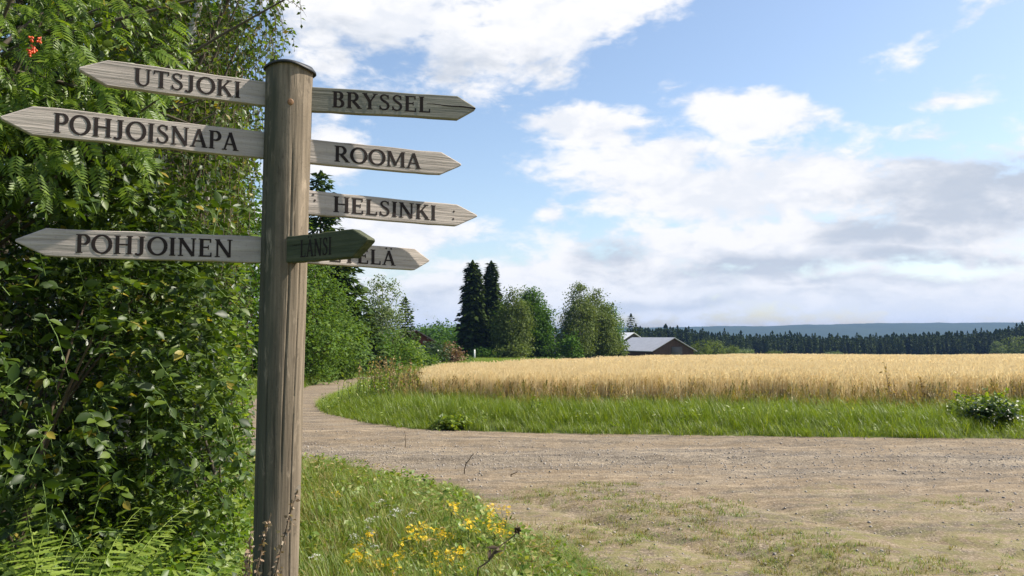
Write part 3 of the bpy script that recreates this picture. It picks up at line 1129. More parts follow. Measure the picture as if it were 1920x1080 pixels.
bp = P(1258, 667, 128)
building('grey_barn', 'weathered dark timber barn with shiny sheet metal roof beyond the grain', (bp[0], 126, gz(bp[0], 126)), R(20), 7.3, 13.0, 1.35, 3.25,
         (.10, .065, .05), (.40, .405, .43), .5, .12, door=(.6, 1.9, 1.9))
bp = P(1178, 660, 142)
building('white_roofed_shed', 'low shed with bright white roof half hidden behind the tall birches', (bp[0] + 1.4, 146, gz(bp[0], 146)), R(30), 9.0, 10.0, 2.2, 4.6,
         (.10, .085, .07), (.72, .72, .72), .5, .05)
bp = P(800, 670, 88)
building('red_farmhouse', 'dark red farmhouse almost hidden behind roadside bushes and trees', (bp[0] - 1.2, 88, gz(bp[0], 88)), R(14), 5.6, 6.0, 1.8, 3.4,
         (.13, .042, .03), (.17, .14, .125), .8, 0, windows=(('front', .9, .7, .8, 1.0), ('front', -1.4, .7, .8, 1.0), ('right', 3, .7, .9, .9), ('right', 6.5, .7, .9, .9)), chimney=False)


# ------------------------------------------------------------------ spruces
def spruce_data(seed, H, Rb, levels, nb, kl, lo=.04, droop=.32, taper=.85, fill=4):
    rng = np.random.default_rng(seed)
    pos, ax, nm, sc = [], [], [], []
    wood = []
    for li in range(levels):
        f = (li + .5) / levels
        z = H * (lo + (1 - lo) * f)
        r0 = Rb * (1 - f) ** taper * (0.8 + .35 * rng.random()) + .05 * Rb * (1 - f)
        if f < .12:
            r0 *= .75 + 2 * f
        n = max(4, int(nb * (1 - .45 * f)))
        a0 = rng.random() * 6.28
        for b in range(n):
            a = a0 + b * 2 * PI / n + rng.normal(0, .18)
            r = r0 * (.62 + .5 * rng.random())
            d = np.array([math.cos(a), math.sin(a), 0])
            sd = np.array([-d[1], d[0], 0])
            dr = droop * (1 - f * .9) + rng.normal(0, .05)
            m = max(2, int(fill * (.35 + r / Rb)))
            for t in np.linspace(.22, 1, m):
                p = d * r * t + np.array([0, 0, z - dr * r * t + .28 * dr * r * t * t])
                for s_ in (-1, 1):
                    pos.append(p)
                    ax.append(d * (.7 + .3 * t) + sd * s_ * (.75 - .35 * t) + np.array([0, 0, -.28 - .3 * rng.random()]))
                    nm.append(np.array([rng.normal(0, .45), rng.normal(0, .45), 1]) + d * .4)
                    sc.append(kl * (.55 + .75 * rng.random()) * (.55 + .45 * r / Rb))
            pos.append(d * r * .9 + np.array([0, 0, z - dr * r * .9 * .74]))
            ax.append(d + np.array([0, 0, .1]))
            nm.append(np.array([rng.normal(0, .3), rng.normal(0, .3), 1]))
            sc.append(kl * .9)
    for k_ in range(5):
        pos.append(np.array([0, 0, H * .965]))
        a = k_ * 1.256
        ax.append(np.array([.16 * math.cos(a), .16 * math.sin(a), 1]))
        nm.append(np.array([math.cos(a), math.sin(a), 0.2]))
        sc.append(kl * 1.0)
    pos, ax, nm, sc = map(np.array, (pos, ax, nm, sc))
    crown = stamp(KITE, frames(ax, nm), pos, sc)
    trunk = tube([(0, 0, -.4), (.02 * H * .2, 0, H * .35), (0, 0, H * .97)], [H * .016, H * .011, .012], 6)
    return crown, trunk


def tree(name, label, cat, loc, crown, trunk, crown_mat, trunk_mat, rz=0., group=None, scale=1.0):
    root = thing(name, label, cat, loc, group, rz)
    part('crown', crown, crown_mat, root)
    part('trunk', trunk, trunk_mat, root, smooth=True)
    root.scale = (scale,) * 3
    return root


def put_spruce(px, row_top, depth, Rb, seed, label, levels=30, nb=8, kl=.5, mat_key='needle', **kw):
    x = (px - 960) / FPX * depth
    z0 = gz(x, depth)
    top = P(px, row_top, depth)[2]
    c, t = spruce_data(seed, top - z0, Rb, levels, nb, kl, **kw)
    return tree('spruce_tree', label, 'spruce', (x, depth, z0), c, t, M[mat_key], M['bark'], seed)


put_spruce(886, 493, 110, 1.75, 3, 'tall narrow dark spruce, first of the pair beside the farm birches', 54, 11, .95, taper=.40, droop=.45, fill=6)
put_spruce(921, 494, 112, 1.7, 4, 'tall narrow dark spruce touching the pale birch of the farm grove', 54, 11, .95, taper=.5, droop=.45, fill=6)
put_spruce(598, 326, 44, 2.9, 6, 'big spruce with drooping boughs rising behind the signpost', 46, 10, .62, 'needle_near', taper=.62, droop=.5, fill=6)
put_spruce(760, 563, 62, 1.5, 8, 'young spruce standing beside the pale roadside birch', 26, 9, .5, 'needle_near')
put_spruce(1183, 592, 175, 2.5, 9, 'small dark spruce rising behind the white roofed shed', 22, 8, .9)
put_spruce(1042, 617, 190, 1.6, 10, 'thin spruce in the gap between the two farm groves', 22, 7, .8, taper=.6)
put_spruce(1029, 622, 200, 2.2, 14, 'broad spruce in the gap beside the dark green farm tree', 20, 7, .9, taper=.6)
put_spruce(1192, 612, 190, 2.0, 15, 'lower spruce behind the barn ridge, next to the small dark spruce', 18, 7, .9)
put_spruce(640, 452, 42, 2.0, 16, 'slender spruce with ragged tip beside the big roadside spruce', 38, 9, .6, 'needle_near', taper=.7, droop=.5, fill=5)
put_spruce(688, 598, 46, 1.5, 17, 'low dark spruce at the lane edge below the pale roadside birch', 24, 9, .5, 'needle_near', taper=.7, droop=.45)


# ------------------------------------------------------------------ broadleaf trees seen from afar
def broad_data(seed, H, Rx, z0f, nclump, per, clump, leaf, prof='oval', droop=.2, proto=KITE):
    rng = np.random.default_rng(seed)
    P_, A_, N_, S_ = [], [], [], []
    ends = []
    ph = rng.random(4) * 6.28
    for i in range(nclump):
        while True:
            f = rng.random()
            if prof == 'oval':
                w = math.sin(PI * min(1, max(0, f * .93 + .06))) ** .6
            elif prof == 'birch':
                w = (f + .05) ** .35 * (1 - f) ** .62 * 1.55
            else:
                w = (1 - f) ** .5 * min(1, f * 5 + .55)
            if rng.random() < w + .1:
                break
        a = rng.random() * 2 * PI
        lump = 1 + .20 * math.sin(3 * a + ph[0] + f * 6) + .16 * math.sin(5 * a + ph[1] - f * 11) + .16 * math.sin(f * 21 + ph[2])
        lead = rng.integers(0, 4)                    # a main leader and lower side leaders
        lk = (1, 1, .84, .70)[lead]
        la = ph[3] + (0, 0, 0, 2.6)[lead]
        lo = (0, 0, .42, .5)[lead] * Rx
        rr = Rx * w * lump * math.sqrt(rng.random() * .75 + .25) * (.9, .9, .62, .6)[lead]
        z = H * (z0f + (lk - z0f) * f)
        c = np.array([rr * math.cos(a) + lo * math.cos(la), rr * math.sin(a) + lo * math.sin(la), z])
        ends.append(c)
        m = max(3, int(per * (.6 + .8 * rng.random())))
        cs = clump * (.7 + .6 * rng.random())
        q = rng.normal(0, 1, (m, 3)) * np.array([cs, cs, cs * .62])
        P_.append(c + q)
        o = nrm(np.array([math.cos(a), math.sin(a), .3]))
        A_.append(rng.normal(0, 1, (m, 3)) * np.array([1, 1, .5]) + o * .6 + np.array([0, 0, -droop * 2]))
        N_.append(rng.normal(0, .75, (m, 3)) + np.array([0, 0, .9]) + o * .5)
        S_.append(leaf * (.6 + .8 * rng.random(m)))
    P_, A_, N_, S_ = (np.concatenate(q) for q in (P_, A_, N_, S_))
    crown = stamp(proto, frames(A_, N_), P_, S_)
    sway = rng.normal(0, .03 * H, 2)
    parts = [tube(bez((0, 0, -.4), (sway[0], sway[1], H * .45), (0, 0, H * .9), 8), np.linspace(H * .020, .02, 8), 6)]
    for e in ends[::max(1, len(ends) // 22)]:
        zb = max(.12 * H, e[2] - .28 * H - .1)
        parts.append(tube(bez((0, 0, zb), (e[0] * .4, e[1] * .4, (zb + e[2]) / 2), e, 5), np.linspace(H * .007, .012, 5), 4, False))
    V, F = merge(parts)
    return crown, (V, F)


def put_broad(name, px, row_top, depth, Rx, seed, label, mat_key, bark='bark', cat='tree', nclump=170, per=22, clump=.4, leaf=.3, z0f=.08, prof='oval', droop=.2, group=None):
    x = (px - 960) / FPX * depth
    z0 = gz(x, depth)
    top = P(px, row_top, depth)[2]
    c, t = broad_data(seed, (top - z0) * .985, Rx, z0f, nclump, per, clump, leaf, prof, droop)
    return tree(name, label, cat, (x, depth, z0), c, t, M[mat_key], M[bark], 0., group)


put_broad('birch_tree', 962, 540, 108, 2.5, 21, 'pale sunlit birch leaning on the pair of tall spruces', 'leaf_far', 'bark_birch', nclump=420, per=34, clump=.5, leaf=.25, prof='birch', droop=.6)
put_broad('birch_tree', 936, 560, 112, 1.9, 37, 'shaded birch squeezed between the tall spruce and the pale birch', 'leaf_far_green', 'bark_birch', nclump=300, per=32, clump=.5, leaf=.26, prof='birch', droop=.6)
put_broad('maple_tree', 997, 541, 113, 2.5, 22, 'dense deep green broadleaf tree at the end of the farm spruces', 'leaf_far_green', nclump=760, per=34, clump=.5, leaf=.27)
put_broad('birch_tree', 1086, 530, 116, 2.7, 23, 'tallest birch of the grove beside the barn', 'leaf_far', 'bark_birch', nclump=420, per=34, clump=.5, leaf=.25, prof='birch', droop=.6)
put_broad('birch_tree', 1118, 542, 120, 3.2, 24, 'wide birch in the middle of the barn grove', 'leaf_far', 'bark_birch', nclump=440, per=34, clump=.5, leaf=.26, prof='birch', droop=.6)
put_broad('alder_tree', 1140, 572, 124, 2.4, 25, 'rounded darker alder nearest the barn roof', 'leaf_far_green', nclump=360, per=32, clump=.5, leaf=.26)
put_broad('round_bush', 1156, 628, 122, 1.3, 26, 'low green bush leaning over the shed eaves', 'leaf_far', cat='bush', nclump=80, per=22, clump=.45, leaf=.32, z0f=.02)
put_broad('round_bush', 1072, 628, 112, 1.3, 38, 'dark bush at the foot of the tallest grove birch', 'leaf_far_green', cat='bush', nclump=70, per=22, clump=.45, leaf=.32, z0f=.02)
put_broad('round_bush', 1030, 640, 112, 1.6, 39, 'low shrub between the farm groves by the thin pole', 'leaf_far_green', cat='bush', nclump=60, per=20, clump=.4, leaf=.3, z0f=.02)
put_broad('round_bush', 958, 645, 106, 2.2, 40, 'low pale shrub under the sunlit farm birch', 'leaf_far', cat='bush', nclump=70, per=20, clump=.4, leaf=.3, z0f=.02)
put_broad('round_bush', 905, 650, 106, 1.9, 41, 'low dark shrub under the two tall spruces', 'leaf_far_green', cat='bush', nclump=60, per=20, clump=.4, leaf=.3, z0f=.02)
put_broad('birch_tree', 718, 508, 56, 1.9, 27, 'airy pale birch standing alone beside the bend of the road', 'leaf_far_pale', 'bark_birch', nclump=330, per=26, clump=.30, leaf=.15, prof='birch', droop=.5)
put_broad('willow_tree', 590, 480, 33, 1.45, 28, 'bushy yellow green willow right behind the signpost', 'leaf_grove', nclump=300, per=26, clump=.27, leaf=.13, z0f=.03)
put_broad('willow_tree', 640, 590, 36, 1.3, 29, 'lower yellow green willow beside the lane, below the spruce boughs', 'leaf_grove', nclump=220, per=26, clump=.25, leaf=.14, z0f=.02)
put_broad('willow_tree', 560, 520, 30, 1.4, 30, 'green roadside willow hidden partly by the post', 'leaf_grove', nclump=220, per=26, clump=.25, leaf=.13, z0f=.02)
put_broad('round_bush', 695, 625, 50, 1.7, 31, 'dark bush under the airy pale birch', 'leaf_far_green', cat='bush', nclump=110, per=22, clump=.28, leaf=.18, z0f=.02)
put_broad('round_bush', 735, 620, 52, 1.6, 42, 'pale green bush leaning out of the birch foot', 'leaf_grove', cat='bush', nclump=110, per=22, clump=.28, leaf=.18, z0f=.02)
put_broad('round_bush', 776, 638, 54, .75, 32, 'small light green bush at the far end of the lane', 'leaf_bright', cat='bush', nclump=70, per=22, clump=.22, leaf=.15, z0f=.02)
put_broad('round_bush', 812, 640, 72, 1.7, 33, 'dark green bush in front of the red farmhouse', 'leaf_dark', cat='bush', nclump=90, per=22, clump=.3, leaf=.22, z0f=.02)
put_broad('round_bush', 846, 644, 74, 1.1, 34, 'reddish brown bush next to the farmhouse garden', 'red_leaf', cat='bush', nclump=70, per=20, clump=.28, leaf=.2, z0f=.02)
put_broad('round_bush', 832, 636, 78, 1.4, 43, 'dark bush between the farmhouse and the reddish bush', 'leaf_far_green', cat='bush', nclump=80, per=20, clump=.3, leaf=.22, z0f=.02)
put_broad('round_bush', 855, 668, 80, 1.6, 44, 'flat light green shrub at the edge of the grain by the spruces', 'leaf_grove', cat='bush', nclump=60, per=20, clump=.25, leaf=.2, z0f=.02)
put_broad('round_bush', 790, 655, 56, 1.1, 45, 'leafy shrub at the bend in front of the farmhouse', 'leaf_grove', cat='bush', nclump=70, per=20, clump=.25, leaf=.17, z0f=.02)
for i, (px, top, rx_, lab) in enumerate(((800, 612, 5, 'pale crowned tree over the farmhouse roof'), (828, 606, 5.5, 'broad tree behind the farmhouse, tallest of its row'),
                                         (852, 610, 4.5, 'broad tree behind the farmhouse, next to the tall spruce'), (776, 622, 4.5, 'dim tree behind the young roadside spruce'))):
    put_broad('broadleaf_tree', px, top, 165 + 4 * i, rx_, 60 + i, lab, 'leaf_far_green', nclump=150, per=20, clump=.8, leaf=.55, z0f=.05)

put_broad('willow_tree', 455, 330, 33, 2.7, 47, 'tall full willow far down the lane, behind the shrubs on the tree side', 'leaf_grove', nclump=420, per=26, clump=.38, leaf=.17, z0f=.02)
put_broad('willow_tree', 395, 260, 30, 2.8, 48, 'tallest lane side willow, deep behind the sallow bushes', 'leaf_far_green', nclump=420, per=26, clump=.38, leaf=.17, z0f=.02)

# bushes at the foot of the far forest
for i, (px, top, dep, rx_, key, lab) in enumerate((
        (1312, 640, 150, 2.0, 'leaf_far', 'round green bush touching the barn gable'), (1338, 636, 175, 2.4, 'leaf_far', 'taller bush standing second from the barn gable'),
        (1366, 648, 200, 2.6, 'leaf_far', 'bush with open top before the dark forest, near the barn'), (1395, 656, 240, 3.6, 'leaf_far_pale', 'low pale shrub before the forest'),
        (1450, 658, 260, 2.4, 'leaf_far', 'small shrub alone before the forest wall'), (1565, 661, 300, 3.4, 'leaf_far_pale', 'flat shrub before the middle of the forest wall'),
        (1905, 628, 300, 5.2, 'leaf_far', 'big pale rounded tree before the forest end'), (1868, 640, 300, 2.6, 'leaf_far_pale', 'slender pale tree before the forest end'))):
    put_broad('round_bush', px, top, dep, rx_, 80 + i, lab, key, cat='bush', nclump=70, per=20, clump=.13 * rx_ + .1, leaf=.075 * rx_ + .12, z0f=.02)

# utility pole and white marker
x = (1040 - 960) / FPX * 118
pr = thing('utility_pole', 'thin grey utility pole between the two farm groves', 'pole', (x, 118, gz(x, 118)))
part('pole', tube([(0, 0, -.3), (0, 0, 5.0)], [.09, .07], 6), M['bark_birch'], pr, smooth=True)
part('crossarm', box(-.35, .35, -.05, .05, 4.6, 4.7), M['bark'], pr)
x = (890 - 960) / FPX * 100
pr = thing('marker_post', 'short white marker post under the first tall spruce', 'post', (x, 100, gz(x, 100)))
part('shaft', box(-.09, .09, -.06, .06, -.2, 1.35), M['white_paint'], pr)
part('post_tip', box(-.10, .10, -.07, .07, 1.352, 1.42), M['grey_door'], pr)

# ------------------------------------------------------------------ the far forest
rng = np.random.default_rng(77)
protos = []
for s in range(5):
    H = 9.5
    c, t = spruce_data(100 + s, H, (2.0, 1.7, 2.3, 1.9, 2.1)[s], 15, 6, 1.5, lo=.06, taper=(.75, .9, .7, .65, .8)[s], fill=2, droop=.4)
    V, F = merge([c, t])
    me = mesh_q('forest_spruce', V, F, [M['needle'], M['bark']], mat_idx=np.r_[np.zeros(len(c[1])), np.ones(len(t[1]))].astype(int))
    protos.append(me)
first = True


def forest_top(px):
    return np.interp(px, [1180, 1215, 1250, 1290, 1330, 1400, 1480, 1560, 1640, 1700, 1760, 1830, 1875, 1900, 1940, 2100], [624, 622, 620, 621, 629, 632, 631, 633, 633, 631, 629, 627, 624, 618, 614, 610])


px = 1172.0
ti = 0
while px < 2040:
    dep = 372 + rng.normal(0, 9)
    x = (px - 960) / FPX * dep
    o = bpy.data.objects.new('forest_spruce', protos[rng.integers(5)])
    C.objects.link(o)
    z0 = gz(x, dep)
    top = P(px, forest_top(px) + rng.normal(0, 3.1) - (3 if rng.random() < .12 else 0), dep)[2]
    s = max(.5, (top - z0) / 9.5)
    o.location = (x, dep, z0)
    o.scale = (s * (.55 + .35 * rng.random()), s * (.55 + .35 * rng.random()), s)
    o.rotation_euler = (0, 0, rng.random() * 6.28)
    tag(o, 'dark spruce in the dense forest wall beyond the grain', 'spruce', 'spruces of the far forest edge')
    ti += 1
    px += 3.4 + rng.random() * 3.2
# the rows behind merge into one mass
pos = []
for i in range(1100):
    dep = rng.uniform(388, 520)
    q = rng.uniform(900, 2100)
    pos.append(((q - 960) / FPX * dep, dep, q))
Vs, Fs, n = [], [], 0
pv = []
for s in range(2):
    c, t = spruce_data(140 + s, 9.5, 2.0, 9, 5, 2.2, lo=.06, taper=.75, fill=2, droop=.4)
    pv.append(c)
for i, (x, y, q) in enumerate(pos):
    V, F = pv[i % 2]
    z0 = gz(x, y)
    top = P(q, np.interp(q, [900, 1180], [640, 630]) if q < 1180 else forest_top(q) + 5 + rng.normal(0, 3), y)[2]
    s = max(.45, (top - z0) / 9.5)
    a = rng.random() * 6.28
    ca, sa = math.cos(a), math.sin(a)
    W = np.stack([V[:, 0] * ca - V[:, 1] * sa, V[:, 0] * sa + V[:, 1] * ca, V[:, 2]], 1) * s + np.array([x, y, z0])
    Vs.append(W)
    Fs.append(F + n)
    n += len(W)
tag(link('forest', mesh_q('forest', np.concatenate(Vs), np.concatenate(Fs), [M['needle']])), 'dense dark spruce forest closing off the grain field', 'forest', kind='stuff')


# ------------------------------------------------------------------ scattering of ground cover
def scatter(name, label, cat, protos_, pos, rot, scl, mat_key):
    """one object: instances of a few tufts on points"""
    coll = bpy.data.collections.new(name + '_tufts')
    for i, (V, F) in enumerate(protos_):
        o = bpy.data.objects.new('%s_tuft' % name, mesh_q(name + '_tuft', V, F, [M[mat_key]] if isinstance(mat_key, str) else [M[mat_key[i % len(mat_key)]]]))
        coll.objects.link(o)
    me = bpy.data.meshes.new(name)
    n = len(pos)
    me.vertices.add(n)
    me.vertices.foreach_set('co', np.asarray(pos, dtype=np.float32).ravel())
    a = me.attributes.new('rot', 'FLOAT_VECTOR', 'POINT')
    a.data.foreach_set('vector', np.asarray(rot, dtype=np.float32).ravel())
    a = me.attributes.new('scl', 'FLOAT_VECTOR', 'POINT')
    a.data.foreach_set('vector', np.asarray(scl, dtype=np.float32).ravel())
    o = link(name, me)
    g = bpy.data.node_groups.new(name + '_scatter', 'GeometryNodeTree')
    g.interface.new_socket('Geometry', in_out='INPUT', socket_type='NodeSocketGeometry')
    g.interface.new_socket('Geometry', in_out='OUTPUT', socket_type='NodeSocketGeometry')
    nd = g.nodes.new
    gi, go = nd('NodeGroupInput'), nd('NodeGroupOutput')
    ci = nd('GeometryNodeCollectionInfo')
    ci.inputs['Collection'].default_value = coll
    ci.inputs['Separate Children'].default_value = True
    ci.inputs['Reset Children'].default_value = True
    ip = nd('GeometryNodeInstanceOnPoints')
    ip.inputs['Pick Instance'].default_value = True
    na, nb = nd('GeometryNodeInputNamedAttribute'), nd('GeometryNodeInputNamedAttribute')
    for q, nm_ in ((na, 'rot'), (nb, 'scl')):
        q.data_type = 'FLOAT_VECTOR'
        q.inputs['Name'].default_value = nm_
    L = g.links.new
    L(gi.outputs[0], ip.inputs['Points'])
    L(ci.outputs[0], ip.inputs['Instance'])
    L(na.outputs['Attribute'], ip.inputs['Rotation'])
    L(nb.outputs['Attribute'], ip.inputs['Scale'])
    L(ip.outputs[0], go.inputs[0])
    md = o.modifiers.new('scatter', 'NODES')
    md.node_group = g
    tag(o, label, cat, kind='stuff')
    return o


def grass_tuft(seed, n, h, spread, w, lean=.45, seeds=False):
    rng = np.random.default_rng(seed)
    V, F = [], []
    for i in range(n):
        a, b = rng.random() * 6.28, rng.random() * 6.28
        r = spread * math.sqrt(rng.random())
        base = np.array([r * math.cos(a), r * math.sin(a), -.02])
        hh = h * (.45 + .6 * rng.random())
        d = np.array([math.cos(b), math.sin(b), 0]) * lean * hh * (.3 + rng.random())
        s = np.array([-math.sin(b), math.cos(b), 0]) * w * (.6 + .7 * rng.random())
        k0 = len(V)
        for t in (0, .4, .75, 1):
            p = base + np.array([0, 0, hh * t * (1 - .18 * t * lean)]) + d * t * t
            ww = (1 - t ** 1.6) * .5 + .03
            V += [p - s * ww, p + s * ww]
        for j in range(3):
            F.append((k0 + 2 * j, k0 + 2 * j + 1, k0 + 2 * j + 3, k0 + 2 * j + 2))
        if seeds and rng.random() < .5:
            top = base + np.array([0, 0, hh * .82]) + d
            for q in range(5):
                p = top + np.array([rng.normal(0, .012), rng.normal(0, .012), hh * .06 * q])
                k0 = len(V)
                V += [p + s * 1.6, p + np.array([0, 0, .03]), p - s * 1.6, p - np.array([0, 0, .03])]
                F.append((k0, k0 + 1, k0 + 2, k0 + 3))
    return np.array(V), np.array(F)


def spread_pts(n, x0, x1, y0, y1, test, seed):
    rng = np.random.default_rng(seed)
    x, y = rng.uniform(x0, x1, n), rng.uniform(y0, y1, n)
    k = test(x, y)
    return x[k], y[k], np.random.default_rng(seed + 1)


def lay(x, y, rng, smin, smax, extra=0.0, tilt=.12, zmul=None):
    z = land(x, y) + extra
    n = len(x)
    rot = np.stack([rng.normal(0, tilt, n), rng.normal(0, tilt, n), rng.random(n) * 6.28], 1)
    s = rng.uniform(smin, smax, n)
    sz = s if zmul is None else s * zmul
    return np.stack([x, y, z], 1), rot, np.stack([s, s, sz], 1)


tufts_v = [grass_tuft(200 + i, 24, .33, .11, .0062, .55) for i in range(6)]
tufts_n = [grass_tuft(230 + i, 16, .26, .07, .0055, .6) for i in range(6)]
tufts_s = [grass_tuft(260 + i, 14, .09, .06, .006, .9) for i in range(4)]
tufts_h = [grass_tuft(290 + i, 9, .62, .12, .008, .3, True) for i in range(4)]

rd = lambda x, y: sdist(ROAD, x, y)
fd = lambda x, y: sdist(FIELD, x, y)


# verge between road and grain, and round the bend
def t_verge(x, y):
    a, b = rd(x, y), fd(x, y)
    side = x > np.interp(y, [12, 14.2, 16, 18.3, 21.2, 25, 29.6, 34, 42, 55], [-9, -2.6, -3.7, -4.4, -4.75, -5.1, -5.4, -5.4, -4.5, -2]) - .05
    return (a < -.01) & (b < .35) & side & (y > 11)


x, y, rg = spread_pts(52000, -6, 30, 11, 24, t_verge, 11)
o_ = np.clip(-rd(x, y), 0, 3)
pt = lay(x, y, rg, .7, 1.15, zmul=(.55 + .65 * sstep(o_, 0, 1.2)) * (.7 + .65 * fbm(x * 1.3, y * 1.3, 3)))
scatter('verge_grass', 'thick bright green grass bank between the gravel and the ripe grain', 'grass', tufts_v, *pt, ['grass', 'grass', 'grass', 'grass', 'grass_near'])
# reddish seed grass where verge meets grain
x, y, rg = spread_pts(26000, -5, 30, 13, 34, lambda a, b: t_verge(a, b) & (fd(a, b) > -.35 - .8 * NZ(a * .7, b * .7)), 12)
pt = lay(x, y, rg, .55, .95, tilt=.1)
scatter('seed_grass', 'reddish brown seeding grass along the front edge of the grain', 'grass', tufts_h, *pt, ['grass_red', 'grass_dry', 'grass_red', 'grass_dry'])
# meadow along the lane and around the far side
x, y, rg = spread_pts(30000, -30, 6, 20, 118, lambda a, b: (rd(a, b) < -.02) & (fd(a, b) < -.1) & (a < -1 + (b - 24) * .12) & ~((b < 24) & t_verge(a, b)) & (a > -.46 * b), 13)
pt = lay(x, y, rg, 1.0, 1.6 , zmul=.85)
pt[2][:, :2] *= (1 + np.clip(y - 30, 0, 80) * .03)[:, None]
scatter('meadow_grass', 'green meadow grass along the lane under the trees', 'grass', tufts_v, *pt, ['grass', 'grass_near', 'grass'])


def rosette(seed, n, leaf, h):
    rng = np.random.default_rng(seed)
    p = rng.normal(0, .035, (n, 3)) * np.array([1, 1, 0]) + np.stack([0 * np.arange(n), 0 * np.arange(n), rng.uniform(0, h, n)], 1)
    a = rng.random(n) * 6.28
    ax = np.stack([np.cos(a), np.sin(a), rng.uniform(-.1, .9, n)], 1)
    return stamp(LEAF_NARROW if seed % 2 else LEAF_MID, frames(ax, np.array([0, 0, 1.0]) + rng.normal(0, .3, (n, 3))), p, leaf * rng.uniform(.6, 1.2, n))


# lawn corner in front of the post
def t_near(x, y):
    return (rd(x, y) < .12 - 1.3 * (fbm(x * 1.4, y * 1.4, 4) - .43)) & (x < 1.6) & (x > -.42 * y - 1.0)


x, y, rg = spread_pts(26000, -5.5, 1.7, 1.9, 9.8, t_near, 14)
o_ = np.clip(-rd(x, y), 0, 3)
pt = lay(x, y, rg, .6, 1.15, zmul=(.28 + .6 * sstep(o_, .0, 1.5)) * (.55 + fbm(x * 2.2, y * 2.2, 3)))
scatter('corner_grass', 'uneven grass with dry blades on the corner below the signpost', 'grass', tufts_n, *pt, ['grass_near', 'grass_near', 'grass', 'grass_near', 'grass_near', 'grass_dry'])
x, y, rg = spread_pts(5000, -5.5, 1.7, 1.9, 9.8, lambda a, b: t_near(a, b) & (rd(a, b) < -.1), 17)
pt = lay(x, y, rg, .6, 1.3, tilt=.25)
scatter('corner_weeds', 'small leafy weeds among the corner grass', 'weeds', [rosette(400 + i, 14, .045, .13) for i in range(6)], *pt, ['grass_near', 'leaf_bright', 'grass_near', 'grass', 'grass_near', 'grass_red'])
x, y, rg = spread_pts(2500, -6, 30, 11, 20, lambda a, b: t_verge(a, b) & (rd(a, b) < -.05), 18)
pt = lay(x, y, rg, .8, 1.6, tilt=.25, zmul=1.2)
scatter('verge_weeds', 'leafy weeds mixed into the grass bank', 'weeds', [rosette(421 + 2 * i, 14, .05, .16) for i in range(4)], *pt, ['grass', 'grass', 'grass_near', 'grass'])


# low worn grass on the track
def t_track(x, y):
    u = (x - 1.0) * .80 + (y - 6.9) * .60
    pat = fbm(x * 1.1 + 3, y * 1.7, 4)
    strip = 1.05 * np.exp(-((u - .35) / .8) ** 2) + .7 * np.exp(-((x - 3.9) / .8) ** 2 - ((y - 7.3) / .28) ** 2) + .65 * np.exp(-((u + 1.1) / .6) ** 2) + .35 * np.exp(-((x - 5.2) / 1.2) ** 2 - ((y - 8.7) / .25) ** 2)
    strip = strip * sstep(y, 8.9, 7.4)
    return (rd(x, y) > .0) & (strip > .06) & (np.random.default_rng(3).random(len(x)) < .34 * sstep(pat + .34 * strip, .64, .92) ** 1.3)


x, y, rg = spread_pts(42000, -1, 7, 3.6, 9.2, t_track, 15)
pt = lay(x, y, rg, .35, .9)
pt[0][:, 2] = road_relief(x, y)
scatter('track_grass', 'sparse low yellow green grass growing on the worn track', 'grass', tufts_s, *pt, ['grass_near', 'grass_dry', 'grass_near', 'grass_dry'])


# loose stones
def pebble(seed):
    r_ = np.random.default_rng(seed)
    V, F = box(-.5, .5, -.5, .5, -.35, .35)
    V = V * (.75 + .5 * r_.random((8, 1))) * np.array([1, .8, .8])
    V[4:, :2] *= .7
    return V, F


x, y, rg = spread_pts(26000, -4.5, 9, 4.2, 13.4, lambda a, b: rd(a, b) > .03, 16)
dens = np.exp(-((y - 10.1 + .06 * x) / 1.1) ** 2) + .25
k_ = rg.random(len(x)) < dens
x, y = x[k_], y[k_]
zz = road_relief(x, y)
n = len(x)
s = .008 + .02 * rg.random(n) ** 3.5
scatter('gravel', 'loose grey stones lying over the gravel road', 'gravel', [pebble(i) for i in range(4)], np.stack([x, y, zz + s * .1], 1),
        np.stack([rg.normal(0, .3, n), rg.normal(0, .3, n), rg.random(n) * 6.28], 1), np.stack([s, s, s], 1), 'stone')


